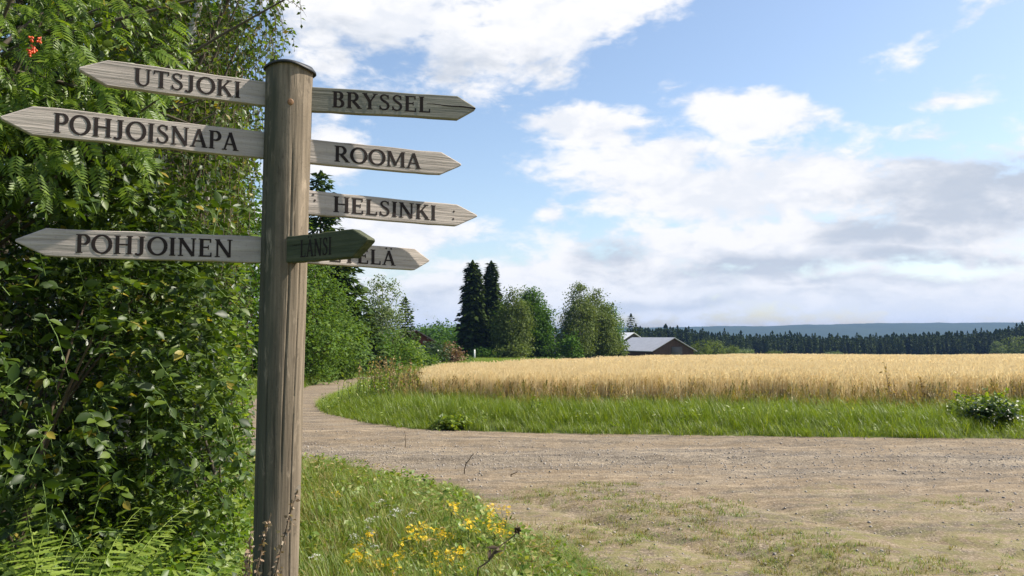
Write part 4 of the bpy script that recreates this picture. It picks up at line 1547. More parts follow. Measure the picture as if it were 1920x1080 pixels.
# ------------------------------------------------------------------ the grain
def wheat_clump(seed, n, spread, h, w, earw):
    rng = np.random.default_rng(seed)
    V, F = [], []
    for i in range(n):
        a, b = rng.random() * 6.28, rng.random() * 6.28
        r = spread * math.sqrt(rng.random())
        base = np.array([r * math.cos(a), r * math.sin(a), -.03])
        hh = h * (.86 + .26 * rng.random())
        d = np.array([math.cos(b), math.sin(b), 0]) * hh * rng.uniform(.03, .16)
        s = np.array([-math.sin(b), math.cos(b), 0])
        k0 = len(V)
        for t in (0, .55, 1):
            p = base + np.array([0, 0, hh * t]) + d * t * t
            V += [p - s * w * .5, p + s * w * .5]
        for j in range(2):
            F.append((k0 + 2 * j, k0 + 2 * j + 1, k0 + 2 * j + 3, k0 + 2 * j + 2))
        top = base + np.array([0, 0, hh]) + d
        e = nrm(d + np.array([0, 0, hh * rng.uniform(.05, .35)]))
        L = .085 * (.8 + .5 * rng.random())
        up = np.cross(e, s)
        for q in (s, up):
            k0 = len(V)
            V += [top - e * .01, top + e * L * .45 + q * earw, top + e * L, top + e * L * .45 - q * earw]
            F.append((k0, k0 + 1, k0 + 2, k0 + 3))
        if rng.random() < .7:                       # a dry leaf
            p = base + np.array([0, 0, hh * rng.uniform(.3, .7)])
            c = rng.random() * 6.28
            q = np.array([math.cos(c), math.sin(c), 0])
            k0 = len(V)
            V += [p, p + q * .08 + np.array([-q[1], q[0], 0]) * w + np.array([0, 0, .03]), p + q * .16 - np.array([0, 0, .05]), p + q * .08 - np.array([-q[1], q[0], 0]) * w + np.array([0, 0, .03])]
            F.append((k0, k0 + 1, k0 + 2, k0 + 3))
    return np.array(V), np.array(F)


wn = [wheat_clump(300 + i, 22, .13, .64, .0048, .0062) for i in range(5)]
wf = [wheat_clump(320 + i, 26, .40, .64, .013, .018) for i in range(4)]
x, y, rg = spread_pts(26000 * 2, -3, 30, 14, 30, lambda a, b: (fd(a, b) > .0) & (np.abs(a) < .72 * b + 3), 21)
wob = .92 + .22 * (fbm(x * .25, y * .25, 3) - .45)
pt = lay(x, y, rg, .9, 1.12, tilt=.06, zmul=wob)
scatter('grain_near', 'ripe golden grain standing behind the grass verge', 'grain', wn, *pt, 'ear')
x, y, rg = spread_pts(60000, -3, 130, 29, 130, lambda a, b: (fd(a, b) > .3) & (np.abs(a) < .72 * b + 6), 22)
wob = .94 + .22 * (fbm(x * .12, y * .12, 3) - .45)
pt = lay(x, y, rg, .85, 1.12, tilt=.05, zmul=wob)
pt[2][:, :2] *= (1 + np.clip(y - 30, 0, 90) * .012)[:, None]
scatter('grain_far', 'ripe golden grain running back to the farm and forest', 'grain', wf, *pt, 'ear')


# ------------------------------------------------------------------ leafy plants near the post
def leaf_pieces(root, proto, Rm, Pm, Sm, material, pieces, foliage='foliage', piece='leaf'):
    """leaves that show largest become parts of their own, the others one mesh"""
    n = len(Pm)
    off = np.array(root.location)
    keep = np.zeros(n, dtype=bool)
    if pieces:
        tipm = Pm + Rm[:, :, 1] * Sm[:, None] * .5
        qx, qy, dep = project(tipm)
        view = nrm(tipm - np.array([0, 0, EYE]))
        face = np.abs((view * Rm[:, :, 2]).sum(1))
        size = Sm / np.maximum(dep, .3) * (.25 + .75 * face)
        ok = (dep > .5) & (qx > -10) & (qx < 1930) & (qy > -10) & (qy < 1090)
        cell = {}
        order = np.argsort(dep)
        for i in order:
            if ok[i]:
                c = (int(qx[i] // 14), int(qy[i] // 14))
                if c not in cell:
                    cell[c] = i
        cand = np.array(list(cell.values()), dtype=int)
        if len(cand):
            cand = cand[np.argsort(-size[cand])][:pieces]
            keep[cand] = True
    rest = ~keep
    if rest.any():
        V, F = stamp(proto, Rm[rest], Pm[rest] - off, Sm[rest])
        o = link(foliage, mesh_q(foliage, V, F, [material]), root)
        o['kind'] = 'stuff'
    if keep.any():
        me = mesh_q(piece, proto[0], proto[1], [material])
        for i in np.nonzero(keep)[0]:
            o = bpy.data.objects.new(piece, me)
            C.objects.link(o)
            o.parent = root
            o.matrix_local = Matrix.Translation(Vector(Pm[i] - off)) @ Matrix(Rm[i].tolist()).to_4x4() @ Matrix.Scale(float(Sm[i]), 4)


def sprigs(rng, C0, D0, L, nleaf, leaf, droop=.3, side=.85, forward=.5, jit=.35, up=1.0):
    """leaves in turn on both sides of many curved twigs; returns leaf frames and the twig paths"""
    n = len(C0)
    D0 = nrm(D0)
    t = (np.arange(nleaf) + .6) / nleaf
    Ls = L * rng.uniform(.65, 1.2, n)
    upv = np.array([0, 0, 1.0])
    S0 = nrm(np.cross(D0, upv + rng.normal(0, .25, (n, 3))))
    pts = C0[:, None] + D0[:, None] * (Ls[:, None] * t)[..., None] - upv * (droop * Ls[:, None] * t ** 2)[..., None]
    tg = nrm(D0[:, None] - upv * (2 * droop * t)[None, :, None])
    sg = np.where(np.arange(nleaf) % 2 == 0, 1.0, -1.0)
    sg[-1] = 0
    ax = tg * forward + S0[:, None] * (sg * side)[None, :, None] + rng.normal(0, jit, (n, nleaf, 3)) - upv * .18
    nm = upv * up + rng.normal(0, .6, (n, nleaf, 3)) + tg * .15
    sc = leaf * rng.uniform(.45, 1.25, (n, nleaf)) * (1 - .3 * t ** 3)[None]
    path = np.stack([C0, C0 + D0 * Ls[:, None] * .5 - upv * (droop * Ls * .25)[:, None], C0 + D0 * Ls[:, None] - upv * (droop * Ls)[:, None]], 1)
    return frames(ax.reshape(-1, 3), nm.reshape(-1, 3)), pts.reshape(-1, 3), sc.reshape(-1), path


def twig_mesh(paths, r):
    parts = [tube(p, [r, r * .8, r * .35], 3, False) for p in paths]
    return merge(parts)


def cloud_pts(rng, n, centre, radii, inner=.5, test=None):
    d = nrm(rng.normal(0, 1, (n, 3)))
    r = inner + (1 - inner) * rng.random(n) ** .6
    p = np.asarray(centre) + d * np.asarray(radii) * r[:, None] * (1 + .16 * np.sin(d[:, :1] * 7 + 2) + .14 * np.sin(d[:, 2:] * 9 + d[:, 1:2] * 5))
    return p, d


def leafy_bush(name, label, cat, base, centre, radii, nspr, L, nleaf, leaf, mat_key, seed, droop=.3, pieces=0, inner=.5, proto=LEAF_FINE, down=0.0, stems=16, bark='bark', twig='twig',
               bounds=None, up=1.0, trunk_r=None, clusters=None):
    rng = np.random.default_rng(seed)
    bx_, by_ = base
    root = thing(name, label, cat, (bx_, by_, gz(bx_, by_)))
    c0, d = cloud_pts(rng, nspr, centre, radii, inner)
    if clusters:                                      # gather the twigs into boughs so that gaps open between them
        k = rng.integers(0, clusters, nspr)
        cc, cd = cloud_pts(rng, clusters, centre, radii, inner)
        c0 = cc[k] + rng.normal(0, 1, (nspr, 3)) * np.asarray(radii) * .14
        d = nrm(cd[k] + rng.normal(0, .45, (nspr, 3)))
    c0[:, 2] = np.maximum(c0[:, 2], gz(bx_, by_) + .06)
    dirs = nrm(d + np.array([0, 0, .35 - down]) + rng.normal(0, .35, (nspr, 3)))
    if bounds is not None:
        # keep the twigs away from the boards, the post and the open view beside it
        end = c0 + dirs * L
        ok = np.ones(nspr, dtype=bool)
        for q in (c0, end):
            ok &= bounds(q)
        c0, dirs = c0[ok], dirs[ok]
    Rm, Pm, Sm, path = sprigs(rng, c0, dirs, L, nleaf, leaf, droop, up=up)
    if bounds is not None:
        ok = bounds(Pm)
        Rm, Pm, Sm = Rm[ok], Pm[ok], Sm[ok]
    leaf_pieces(root, proto, Rm, Pm, Sm, M[mat_key], pieces)
    off = np.array(root.location)
    V, F = twig_mesh(path, .0022 + .012 * leaf)
    link('twigs', mesh_q('twigs', V - off, F, [M[twig]]), root)['kind'] = 'stuff'
    z0 = root.location.z - .1
    sel = c0[rng.permutation(len(c0))[:stems]]
    if trunk_r:
        topc = np.array(centre) + np.array([0, 0, radii[2] * .55])
        tr = bez((bx_, by_, z0), (bx_ * .9 + centre[0] * .1, by_ * .9 + centre[1] * .1, centre[2] * .6), topc, 9)
        part('trunk', tube(tr, np.linspace(trunk_r, trunk_r * .3, 9), 8), M[bark], root, off, True)
        parts = []
        for e in sel:
            h = np.clip((e[2] - z0) * rng.uniform(.35, .75), .2, None)
            i = int(np.clip(h / max(.1, topc[2] - z0) * 8, 0, 7))
            s = tr[i]
            parts.append(tube(bez(s, (s + e) / 2 + np.array([0, 0, .15]), e, 7), np.linspace(trunk_r * .34, .004, 7), 5, False))
        V, F = merge(parts)
        part('branches', (V, F), M['bark'], root, off, True)
    else:
        for e in sel:
            s = np.array([bx_ + rng.normal(0, .06), by_ + rng.normal(0, .06), z0])
            m = (s + e) / 2 + np.array([-(e[0] - s[0]) * .25, -(e[1] - s[1]) * .25, .12])
            part('stem', tube(bez(s, m, e, 7), np.linspace(.016, .004, 7), 5, False), M[bark], root, off, True)
    return root


def line_x(p):
    """picture column of points"""
    return project(p)[0]


def behind_boards(p):
    # the boards lean towards the viewer on the near side of this line
    return (p[:, 1] - (2.70 + (p[:, 0] + .76) * .5)) > .12


def edge(cols):
    """keep behind the boards and to the tree side of a column that may vary with the row"""
    rows, lim = zip(*cols)

    def f(p):
        qx, qy, dep = project(p)
        return behind_boards(p) & (qx < np.interp(qy, rows, lim)) & (p[:, 2] > .02)
    return f


EDGE_MAIN = edge([(-400, 480), (0, 470), (120, 480), (1080, 478)])
EDGE_BIRCH = edge([(-900, 660), (0, 570), (50, 566), (120, 548), (150, 520), (200, 500), (480, 490), (1080, 480)])

leafy_bush('sallow_bush', 'large leaved dark green sallow bush filling the space below the lowest tree side board', 'bush', (-2.45, 3.9), (-2.25, 3.95, 1.25), (1.15, .85, 1.25), 1350, .30, 10, .060, 'leaf_sallow', 1,
           .35, 300, .45, clusters=75, bounds=EDGE_MAIN, stems=8, twig='stem_green', bark='twig')
leafy_bush('sallow_bush', 'tall sallow bush with broad leaves at the very edge beside the longest board', 'bush', (-2.9, 4.4), (-2.75, 4.3, 1.9), (.9, .7, 1.6), 1000, .30, 10, .062, 'leaf_sallow', 2,
           .35, 200, .45, clusters=60, bounds=EDGE_MAIN, stems=8, twig='stem_green', bark='twig')
leafy_bush('bright_shrub', 'light green glossy leaved shrub growing right beside the foot of the post', 'shrub', (-1.75, 4.7), (-1.75, 4.7, .75), (.55, .5, 1.0), 1100, .24, 10, .045, 'leaf_bright', 3,
           .25, 260, .45, LEAF_MID, clusters=90, bounds=EDGE_MAIN, stems=10, twig='stem_green')
leafy_bush('young_birch', 'young birch with small shiny leaves between the boards and the post', 'tree', (-2.35, 5.9), (-2.25, 5.9, 1.95), (.8, .6, 1.6), 1700, .26, 11, .042, 'leaf_birch', 4,
           .5, 240, .35, LEAF_MID, bark='bark_birch', trunk_r=.04, stems=8, clusters=130, bounds=EDGE_MAIN)
leafy_bush('birch_tree', 'birch with hanging twigs reaching over the top of the post', 'tree', (-2.75, 5.6), (-2.0, 5.5, 3.85), (1.38, 1.0, 1.5), 2200, .32, 12, .044, 'leaf_birch', 5,
           .8, 300, .3, LEAF_MID, down=.7, bark='bark_birch', trunk_r=.06, stems=7, clusters=150, bounds=EDGE_BIRCH)
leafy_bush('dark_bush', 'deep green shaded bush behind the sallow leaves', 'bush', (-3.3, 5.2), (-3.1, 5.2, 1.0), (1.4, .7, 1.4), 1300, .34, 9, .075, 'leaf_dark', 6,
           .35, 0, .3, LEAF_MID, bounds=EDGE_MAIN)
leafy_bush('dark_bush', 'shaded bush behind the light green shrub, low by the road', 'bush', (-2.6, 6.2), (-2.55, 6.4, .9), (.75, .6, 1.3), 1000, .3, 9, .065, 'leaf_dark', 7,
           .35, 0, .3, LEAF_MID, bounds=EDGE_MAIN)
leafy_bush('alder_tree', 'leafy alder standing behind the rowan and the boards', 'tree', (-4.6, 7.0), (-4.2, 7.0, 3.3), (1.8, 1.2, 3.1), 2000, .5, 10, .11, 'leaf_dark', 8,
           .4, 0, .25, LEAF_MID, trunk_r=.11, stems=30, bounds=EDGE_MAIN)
leafy_bush('alder_tree', 'second alder farther back, its crown filling the gap beside the post', 'tree', (-4.3, 8.8), (-3.9, 8.8, 2.9), (1.4, 1.0, 3.2), 2000, .5, 10, .10, 'leaf_grove', 9,
           .4, 0, .25, LEAF_MID, trunk_r=.11, stems=30, bounds=EDGE_MAIN)
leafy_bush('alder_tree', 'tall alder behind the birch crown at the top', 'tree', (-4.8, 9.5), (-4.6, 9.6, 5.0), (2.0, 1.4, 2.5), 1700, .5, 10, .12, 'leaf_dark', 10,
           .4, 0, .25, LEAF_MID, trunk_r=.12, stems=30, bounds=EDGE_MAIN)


# rowan: feather shaped leaves, a few orange red berries
def compound_leaf(pairs=6, L=1.0, w=.115, ll=.36):
    P_, A_, N_, S_ = [], [], [], []
    for i in range(pairs):
        t = .25 + .72 * i / pairs
        for s in (-1, 1):
            P_.append((0, t, -.25 * t * t))
            A_.append((s * .9, .45, -.22))
            N_.append((s * .12, 0, 1))
            S_.append(ll * (1 - .25 * abs(t - .5)))
    P_.append((0, .97, -.25))
    A_.append((0, 1, -.4))
    N_.append((0, .2, 1))
    S_.append(ll)
    lf = leaf_proto(.34, (0, .45, 1), (.25, 1, .06), .12, .12)
    V, F = stamp(lf, frames(np.array(A_, dtype=float), np.array(N_, dtype=float)), np.array(P_), np.array(S_))
    st = tube([(0, 0, 0), (0, .5, -.06), (0, 1, -.25)], [.012, .01, .006], 3, False)
    return merge([(V, F), st])


ROWAN = compound_leaf()


def rowan():
    rng = np.random.default_rng(41)
    b = (-3.2, 4.1)
    root = thing('rowan_tree', 'rowan tree with feathery leaves and a few orange red berries above the longest boards', 'tree', (*b, gz(*b)))
    off = np.array(root.location)
    cl, cd = cloud_pts(rng, 80, (-2.25, 3.85, 2.95), (1.15, .75, .85), .35)
    n = 1350
    k = rng.integers(0, len(cl), n)
    c0 = cl[k] + rng.normal(0, .12, (n, 3))
    ax = cd[k] * .6 + np.array([.75, -.2, -.62]) + rng.normal(0, .38, (n, 3))
    nm = np.array([.25, -.45, 1.0]) + rng.normal(0, .35, (n, 3))
    sc = rng.uniform(.085, .15, n)
    lim = edge([(-400, 470), (0, 400), (200, 330), (330, 300), (400, 260), (1080, 100)])
    end = c0 + nrm(ax) * sc[:, None]
    ok = lim(c0) & lim(end)
    c0, ax, nm, sc = c0[ok], ax[ok], nm[ok], sc[ok]
    leaf_pieces(root, ROWAN, frames(ax, nm), c0, sc, M['leaf_rowan'], 260)
    tr = bez((*b, root.location.z - .1), (b[0] - .1, b[1], 1.6), (-2.5, 3.95, 3.3), 9)
    part('trunk', tube(tr, np.linspace(.055, .018, 9), 8), M['bark'], root, off, True)
    parts = [tube(bez(tr[4 + i % 4], (tr[4 + i % 4] + e) / 2 + np.array([0, 0, .1]), e, 6), np.linspace(.014, .004, 6), 5, False) for i, e in enumerate(cl[:26])]
    part('branches', merge(parts), M['bark'], root, off, True)
    # berries
    for j, (px, py, m) in enumerate(((62, 96, 15), (58, 76, 5), (74, 77, 4))):
        c = P(px, py, 2.98)
        Vs = []
        for i in range(m):
            q = c + rng.normal(0, 1, 3) * np.array([.0095, .009, .009]) * (1 if m > 8 else .6)
            th = np.linspace(0, PI, 5)
            V, F = [], []
            for a in th:
                for bb in range(6):
                    V.append(q + .0048 * np.array([math.sin(a) * math.cos(bb * PI / 3), math.sin(a) * math.sin(bb * PI / 3), math.cos(a)]))
            F = [(r_ * 6 + s, (r_ + 1) * 6 + s, (r_ + 1) * 6 + (s + 1) % 6, r_ * 6 + (s + 1) % 6) for r_ in range(4) for s in range(6)]
            Vs.append((np.array(V), np.array(F)))
            Vs.append(tube([q, c + np.array([.0, .01, .02])], [.0012, .0012], 3, False))
        V, F = merge(Vs)
        part('berry_cluster', (V, F), M['berry'], root, off, True)


rowan()


# undergrowth on the tree side: broad weeds, then ferns
def undergrowth():
    rng = np.random.default_rng(51)
    n = 1500
    y = rng.uniform(2.95, 5.2, n)
    x = rng.uniform(-.42, -.30, n) * y - rng.random(n) * 1.9
    base = np.stack([x, y, land(x, y)], 1)
    h = rng.uniform(.15, .62, n)
    d = nrm(np.stack([rng.normal(0, .3, n), rng.normal(0, .3, n), np.ones(n)], 1))
    Rm, Pm, Sm, path = sprigs(rng, base, d, .5, 9, .06, .1, side=1.0, forward=.3)
    qx, qy, dep = project(Pm)
    ok = (qx < 482) & (Pm[:, 2] > .03)
    V, F = stamp(LEAF_MID, Rm[ok], Pm[ok], Sm[ok])
    o = link('undergrowth', mesh_q('undergrowth', V, F, [M['leaf_bright']]))
    tag(o, 'tangle of low leafy weeds under the bushes beside the post', 'undergrowth', kind='stuff')


undergrowth()


def fern_frond(L=.92, pairs=26):
    rng = np.random.default_rng(61)
    tt = np.linspace(0, 1, 12)
    mid = np.stack([.02 * np.sin(tt * 4), L * (.16 * tt + .34 * tt ** 2.2), L * (.95 * tt - .20 * tt ** 3)], 1)
    parts = [tube(mid, np.linspace(.0045, .001, 12), 3, False)]
    P_, A_, N_, S_ = [], [], [], []
    for i in range(pairs):
        t = .22 + .77 * i / (pairs - 1)
        p = np.array([np.interp(t, tt, mid[:, j]) for j in range(3)])
        tg = nrm(np.array([0, .16 + .75 * t, .95 - .6 * t * t]))
        u = (t - .22) / .77
        wl = .118 * (1 - u) ** .75 * min(1, .45 + u * 4) + .006
        nv = nrm(np.cross(np.array([1, 0, 0]), tg))
        for s in (-1, 1):
            P_.append(p)
            A_.append(np.array([s, 0, 0]) + tg * (.42 + rng.normal(0, .08)) - np.array([0, 0, .16]) + nv * rng.normal(0, .16))
            N_.append(nv + np.array([0, 0, .25]) + rng.normal(0, .15, 3))
            S_.append(wl * rng.uniform(.85, 1.12))
    pin = leaf_proto(.21, (0, .08, .16, .24, .32, .40, .48, .56, .64, .72, .80, .88, 1), (.5, 1.05, .6, 1.1, .62, 1.05, .6, .95, .5, .75, .38, .45, .05), .10, .16)
    V, F = stamp(pin, frames(np.array(A_), np.array(N_)), np.array(P_), np.array(S_))
    parts.append((V, F))
    return merge(parts)


FROND = mesh_q('frond', *fern_frond(), [M['fern']])
for i, (px, dep, sc, lab) in enumerate(((95, 2.72, 1.16, 'yellow green fern with the tallest upright frond, below the lowest board'), (205, 2.62, 1.12, 'yellow green fern between the tall fern and the post'),
                                        (20, 2.55, .95, 'fern at the very corner below the sallow leaves'), (290, 2.95, .72, 'small fern closest to the post among the weeds'))):
    p = P(px, 1080, dep)
    rng = np.random.default_rng(500 + i)
    root = thing('fern', lab, 'fern', (p[0], dep, gz(p[0], dep)), 'ferns under the bushes')
    for k in range(9):
        o = bpy.data.objects.new('frond', FROND)
        C.objects.link(o)
        o.parent = root
        o.rotation_euler = (-rng.uniform(.0, .42), rng.normal(0, .1), k * 2 * PI / 8 + rng.normal(0, .25))
        s = sc * rng.uniform(.85, 1.18)
        o.scale = (s, s, s)


# ------------------------------------------------------------------ flowers on the corner
def floret(petals, r, cup=.2):
    V, F = [], []
    for i in range(petals):
        a = i * 2 * PI / petals
        d, s = np.array([math.cos(a), math.sin(a), cup]), np.array([-math.sin(a), math.cos(a), 0])
        k = len(V)
        V += [d * r * .15, d * r * .6 + s * r * .28, d * r * 1.05, d * r * .6 - s * r * .28]
        F.append((k, k + 1, k + 2, k + 3))
    return np.array(V), np.array(F)


def cluster_mesh(seed, m, spread, fr, petals, flat, dome=.3):
    rng = np.random.default_rng(seed)
    p = rng.normal(0, spread, (m, 3))
    p[:, 2] = p[:, 2] * flat - dome * (p[:, 0] ** 2 + p[:, 1] ** 2) / max(spread, 1e-3)
    nm = nrm(np.stack([p[:, 0] * 6 + rng.normal(0, .3, m), p[:, 1] * 6 + rng.normal(0, .3, m) - .25, np.ones(m)], 1))
    ax = rng.normal(0, 1, (m, 3))
    return stamp(floret(petals, fr), frames(ax, nm), p, np.ones(m))


YC = [mesh_q('flower_cluster', *cluster_mesh(600 + i, 13, .021, .0105, 5, .6), [M['yellow']]) for i in range(4)]
WC = [mesh_q('flower_head', *cluster_mesh(620 + i, 26, .022, .0055, 5, .12), [M['white']]) for i in range(3)]
STEMLEAF = []
for i in range(3):
    rng = np.random.default_rng(640 + i)
    n = 26
    pz = rng.uniform(.05, .9, n)
    a = rng.random(n) * 6.28
    ax = np.stack([np.cos(a), np.sin(a), rng.uniform(.1, .9, n)], 1)
    STEMLEAF.append((np.stack([0 * pz, 0 * pz, pz], 1), ax, rng.uniform(.05, .09, n) * (1.15 - pz)))


def flower_plant(name, label, group, px, row, depth, heads, kind, seed, spread=.07):
    """px, row: where the flower heads show; the plant is rooted below them"""
    rng = np.random.default_rng(seed)
    top = P(px, row, depth)
    x0, y0 = top[0] + rng.normal(0, .03), depth + rng.normal(0, .03)
    z0 = gz(x0, y0)
    H = max(.12, top[2] - z0)
    root = thing(name, label, name.split('_')[0], (x0, y0, z0), group)
    parts = []
    tip0 = np.array([top[0] - x0, depth - y0, H])
    pts = bez((0, 0, -.03), (tip0[0] * .3, tip0[1] * .3, H * .6), tip0 * np.array([1, 1, .86]), 6)
    parts.append(tube(pts, np.linspace(.0042, .0025, 6), 4))
    meshes = YC if kind == 'y' else WC
    hd = []
    for k in range(heads):
        q = tip0 + np.array([rng.normal(0, spread), rng.normal(0, spread), rng.normal(0, spread * .55) + (.01 if k == 0 else -.02)])
        parts.append(tube(bez(pts[3 + k % 2], (pts[4] + q) / 2, q, 4), [.0022, .0018, .0015, .0013], 3, False))
        hd.append(q)
    part('stem', merge(parts), M['stem_green'], root)
    sp, sa, ss = STEMLEAF[seed % 3]
    pp = sp * np.array([1, 1, H * .85]) + np.stack([np.interp(sp[:, 2], np.linspace(0, 1, 6), pts[:, j]) for j in (0, 1)] + [0 * sp[:, 2]], 1)
    V, F = stamp(LEAF_NARROW, frames(sa, np.tile(np.array([0, 0, 1.0]), (len(sa), 1)) + sa * .1), pp, ss)
    part('leaves', (V, F), M['grass_near'], root)
    for q in hd:
        o = bpy.data.objects.new('flower_cluster' if kind == 'y' else 'flower_head', meshes[rng.integers(len(meshes))])
        C.objects.link(o)
        o.parent = root
        o.location = q
        o.rotation_euler = (rng.normal(0, .2) + .15, rng.normal(0, .2), rng.random() * 6.28)
        s = rng.uniform(.75, 1.25)
        o.scale = (s, s, s)


yl = [(846, 950, 5.4, 2, .025, 'ragwort with the highest bright flower, nearest the gravel'), (876, 977, 5.2, 3, .03, 'ragwort with a round flower pair right of the highest flower'),
      (834, 1002, 5.0, 4, .04, 'ragwort with a wide bloom in the centre of the flower patch'), (787, 990, 5.1, 5, .05, 'ragwort with a slanting string of blooms beside the white heads'),
      (852, 1042, 4.75, 6, .05, 'ragwort with the densest big bloom low in the patch'), (660, 1030, 4.8, 5, .06, 'ragwort in the group closest to the post, upper'),
      (672, 1058, 4.65, 5, .06, 'ragwort in the group closest to the post, lower'), (715, 1078, 4.6, 7, .05, 'ragwort at the bottom edge with a broad yellow bloom'),
      (782, 1028, 4.85, 3, .04, 'small ragwort alone between the two flower groups'), (812, 1036, 4.8, 2, .04, 'thin ragwort just below the wide bloom'),
      (950, 962, 5.5, 8, .08, 'loose ragwort with tiny faded blooms at the patch rim'), (928, 990, 5.3, 4, .06, 'faded ragwort below the loose rim plant'),
      (690, 1018, 4.9, 3, .05, 'ragwort with few blooms between the post and the centre'), (820, 1068, 4.6, 2, .03, 'small ragwort at the bottom edge under the dense bloom'),
      (622, 930, 6.4, 3, .06, 'tiny yellow weed in the grass beside the post'), (758, 1010, 5.0, 2, .04, 'ragwort with two small blooms under the white heads')]
for i, (px, row, dep, nh, sp, lab) in enumerate(yl):
    flower_plant('ragwort_plant', lab, 'yellow ragworts on the corner', px, row, dep, nh, 'y', 700 + i, sp)
wl = [(716, 938, 6.0, 2, .03, 'yarrow with the topmost pale heads of the patch'), (742, 954, 5.7, 3, .03, 'yarrow with a pair of bright white heads'),
      (690, 968, 5.6, 3, .03, 'yarrow with a flat white head, on the post side'), (773, 966, 5.6, 1, .01, 'yarrow with one white head toward the gravel'),
      (688, 982, 5.4, 3, .03, 'yarrow low under the flat white head'), (657, 998, 5.2, 1, .02, 'yarrow with a single small head close to the post'),
      (700, 1012, 5.0, 2, .04, 'pinkish white yarrow among the yellow blooms'), (605, 1045, 4.7, 2, .04, 'faint yarrow at the foot of the post')]
for i, (px, row, dep, nh, sp, lab) in enumerate(wl):
    flower_plant('yarrow_plant', lab, 'white yarrows on the corner', px, row, dep, nh, 'w', 740 + i, sp)


# dark dry stalks
def stalk(name, label, cat, pts, r, head=0.0, seed=1):
    pts = np.array(pts)
    base = pts[0].copy()
    base[2] = gz(base[0], base[1]) - .02
    path = np.vstack([base[None], pts[1:]]) if True else pts
    root = thing(name, label, cat, (base[0], base[1], base[2]))
    off = base
    n = 10
    t = np.linspace(0, 1, len(path))
    tt = np.linspace(0, 1, n)
    fine = np.stack([np.interp(tt, t, path[:, j]) for j in range(3)], 1)
    rng = np.random.default_rng(seed)
    fine[1:-1] += rng.normal(0, r * .8, (n - 2, 3))
    part('stem', tube(fine, np.linspace(r, r * .55, n), 5, False), M['twig'], root, off, True)
    if head:
        V, F = stamp(KITE, frames(rng.normal(0, 1, (26, 3)) + np.array([0, 0, .4]), rng.normal(0, 1, (26, 3))), np.tile(fine[-1], (26, 1)) - off, np.full(26, head))
        part('seed_head', (V, F), M['twig'], root)
        m = 12
        q = fine[rng.integers(2, 8, m)]
        V, F = stamp(LEAF_NARROW, frames(rng.normal(0, 1, (m, 3)), rng.normal(0, 1, (m, 3))), q - off, np.full(m, head * 2.6))
        part('withered_leaf', (V, F), M['twig'], root)
    return root


stalk('thistle_stalk', 'dark leaning thistle stalk with a round head at the patch rim', 'thistle', [P(885, 1100, 4.3), P(900, 1064, 4.35), P(935, 1026, 4.4), P(971, 996, 4.45)], .0055, .028, 3)
stalk('bent_twig', 'upright bent twig standing at the gravel edge', 'twig', [P(867, 884, 8.9), P(874, 867, 8.9), P(888, 851, 8.9)], .008, 0, 4)
stalk('fallen_twig', 'short twig leaning low on the gravel next to the bent twig', 'twig', [P(944, 898, 8.6), P(958, 890, 8.6), P(970, 884, 8.6)], .008, 0, 5)
stalk('thin_twig', 'thin vertical twig sticking up at the road middle near the verge', 'twig', [P(760, 836, 10.9), P(760, 822, 10.9), P(759, 808, 10.9)], .006, 0, 6)


# brown seeding dock in front of the post foot
def dock(name, label, px, dep, h, seed, lean, group='brown seeding docks'):
    rng = np.random.default_rng(seed)
    p = P(px, 1080, dep)
    x0, y0 = p[0], dep
    z0 = gz(x0, y0)
    root = thing(name, label, 'dock', (x0, y0, z0), group)
    stems, P_, A_ = [], [], []
    for k in range(4):
        tip = np.array([lean * h * (1 - .35 * k) + rng.normal(0, .04), rng.normal(0, .04), h * (1 - .13 * k)])
        pts = bez((0, 0, -.03), (tip[0] * .2, 0, tip[2] * .6), tip, 10)
        stems.append(tube(pts, np.linspace(.005, .0015, 10), 4, False))
        for i in range(100):
            t = rng.uniform(.5, 1)
            q = np.array([np.interp(t, np.linspace(0, 1, 10), pts[:, j]) for j in range(3)])
            P_.append(q + rng.normal(0, .013 * (1.25 - t), 3))
            A_.append(rng.normal(0, 1, 3))
    part('stem', merge(stems), M['twig'], root)
    V, F = stamp(KITE, frames(np.array(A_), rng.normal(0, 1, (len(A_), 3))), np.array(P_), rng.uniform(.011, .020, len(P_)))
    part('seed_head', (V, F), M['dock'], root)


dock('dock_plant', 'brown seeding dock leaning across the foot of the post', 466, 2.38, .90, 81, .12)
dock('dock_plant', 'brown seeding dock standing just on the tree side of the post', 440, 2.5, .80, 82, .03)

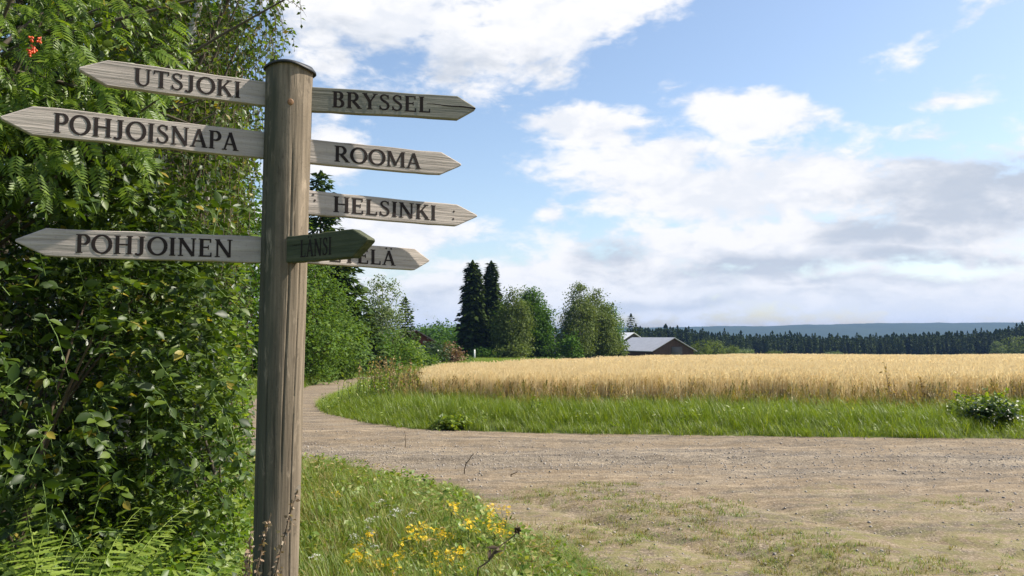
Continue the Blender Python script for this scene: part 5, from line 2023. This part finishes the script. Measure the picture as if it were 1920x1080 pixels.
# tall weeds on the verge
for i, (px, dep, h, key, lab) in enumerate(((738, 17.5, .98, 'grass_red', 'tall rusty weed clump at the bend before the grain corner'), (716, 16.8, .75, 'grass', 'green weed clump beside the rusty one at the bend'),
                                            (1662, 14.7, .95, 'grass_red', 'tall dry stalks sticking up in the grain edge'), (1732, 14.8, .85, 'grass_red', 'thin dry stalks next to the tall ones in the grain edge'),
                                            (1405, 14.4, .5, 'grass_dry', 'pale weed tuft halfway along the verge'), (1000, 13.6, .4, 'grass', 'dark leafy tuft near the bend end of the verge'))):
    x = (px - 960) / FPX * dep
    root = thing('weed_clump', lab, 'weed', (x, dep, gz(x, dep)))
    rng = np.random.default_rng(900 + i)
    wide = .35 if i < 2 else .06
    nst = 60 if i < 2 else 4
    P0 = np.stack([rng.normal(0, wide, nst), rng.normal(0, wide, nst), np.zeros(nst)], 1)
    parts, P_ = [], []
    for q in P0:
        tip = q + np.array([rng.normal(0, .07), rng.normal(0, .07), h * rng.uniform(.6, 1.05)])
        parts.append(tube([q, (q + tip) / 2, tip], [.006, .005, .003], 3, False))
        for j in range(10):
            P_.append(q + (tip - q) * rng.uniform(.45, 1) + rng.normal(0, .02, 3))
    part('stem', merge(parts), M['stem_green' if key == 'grass' else 'twig'], root)
    P_ = np.array(P_)
    V, F = stamp(KITE, frames(rng.normal(0, 1, P_.shape) + np.array([0, 0, .8]), rng.normal(0, 1, P_.shape)), P_, rng.uniform(.03, .07, len(P_)))
    part('seed_heads', (V, F), M[key], root)


def verge_bush(px, dep, r, h, seed, label, key, flowers=0):
    x = (px - 960) / FPX * dep
    root = thing('leafy_weed', label, 'weed', (x, dep, gz(x, dep)))
    rng = np.random.default_rng(seed)
    n = 130
    a = rng.random(n) * 6.28
    rr = r * np.sqrt(rng.random(n))
    base = np.stack([rr * np.cos(a), rr * np.sin(a), (.02 + (h * .8 - .02) * rng.random(n)) * (1 - .5 * (rr / r) ** 2)], 1)
    d = nrm(np.stack([np.cos(a) * .7, np.sin(a) * .7, np.ones(n) * .8], 1) + rng.normal(0, .3, (n, 3)))
    Rm, Pm, Sm, path = sprigs(rng, base, d, .3, 8, .085, .3)
    V, F = stamp(LEAF_MID, Rm, Pm, Sm)
    part('foliage', (V, F), M[key], root)
    part('stem', merge([tube(p, [.006, .005, .003], 3, False) for p in path]), M['stem_green'], root)
    for k in range(flowers):
        o = bpy.data.objects.new('flower_head', WC[k % 3])
        C.objects.link(o)
        o.parent = root
        o.location = (rng.normal(.1, r * .5), -r * .7 + rng.normal(0, .08), (.05 + h * .6 * rng.random()))
        o.rotation_euler = (.7, 0, 0)
        o.scale = (1.5, 1.5, 1.5)


verge_bush(1850, 12.7, .24, .36, 950, 'dark leafy weed with small white flowers at the gravel edge', 'leaf_dark', 7)
verge_bush(1842, 13.2, .42, .5, 951, 'bright green leafy weed behind the white flowered one', 'grass')
verge_bush(850, 13.1, .09, .10, 952, 'little leafy weed at the gravel edge near the bend', 'grass', 1)
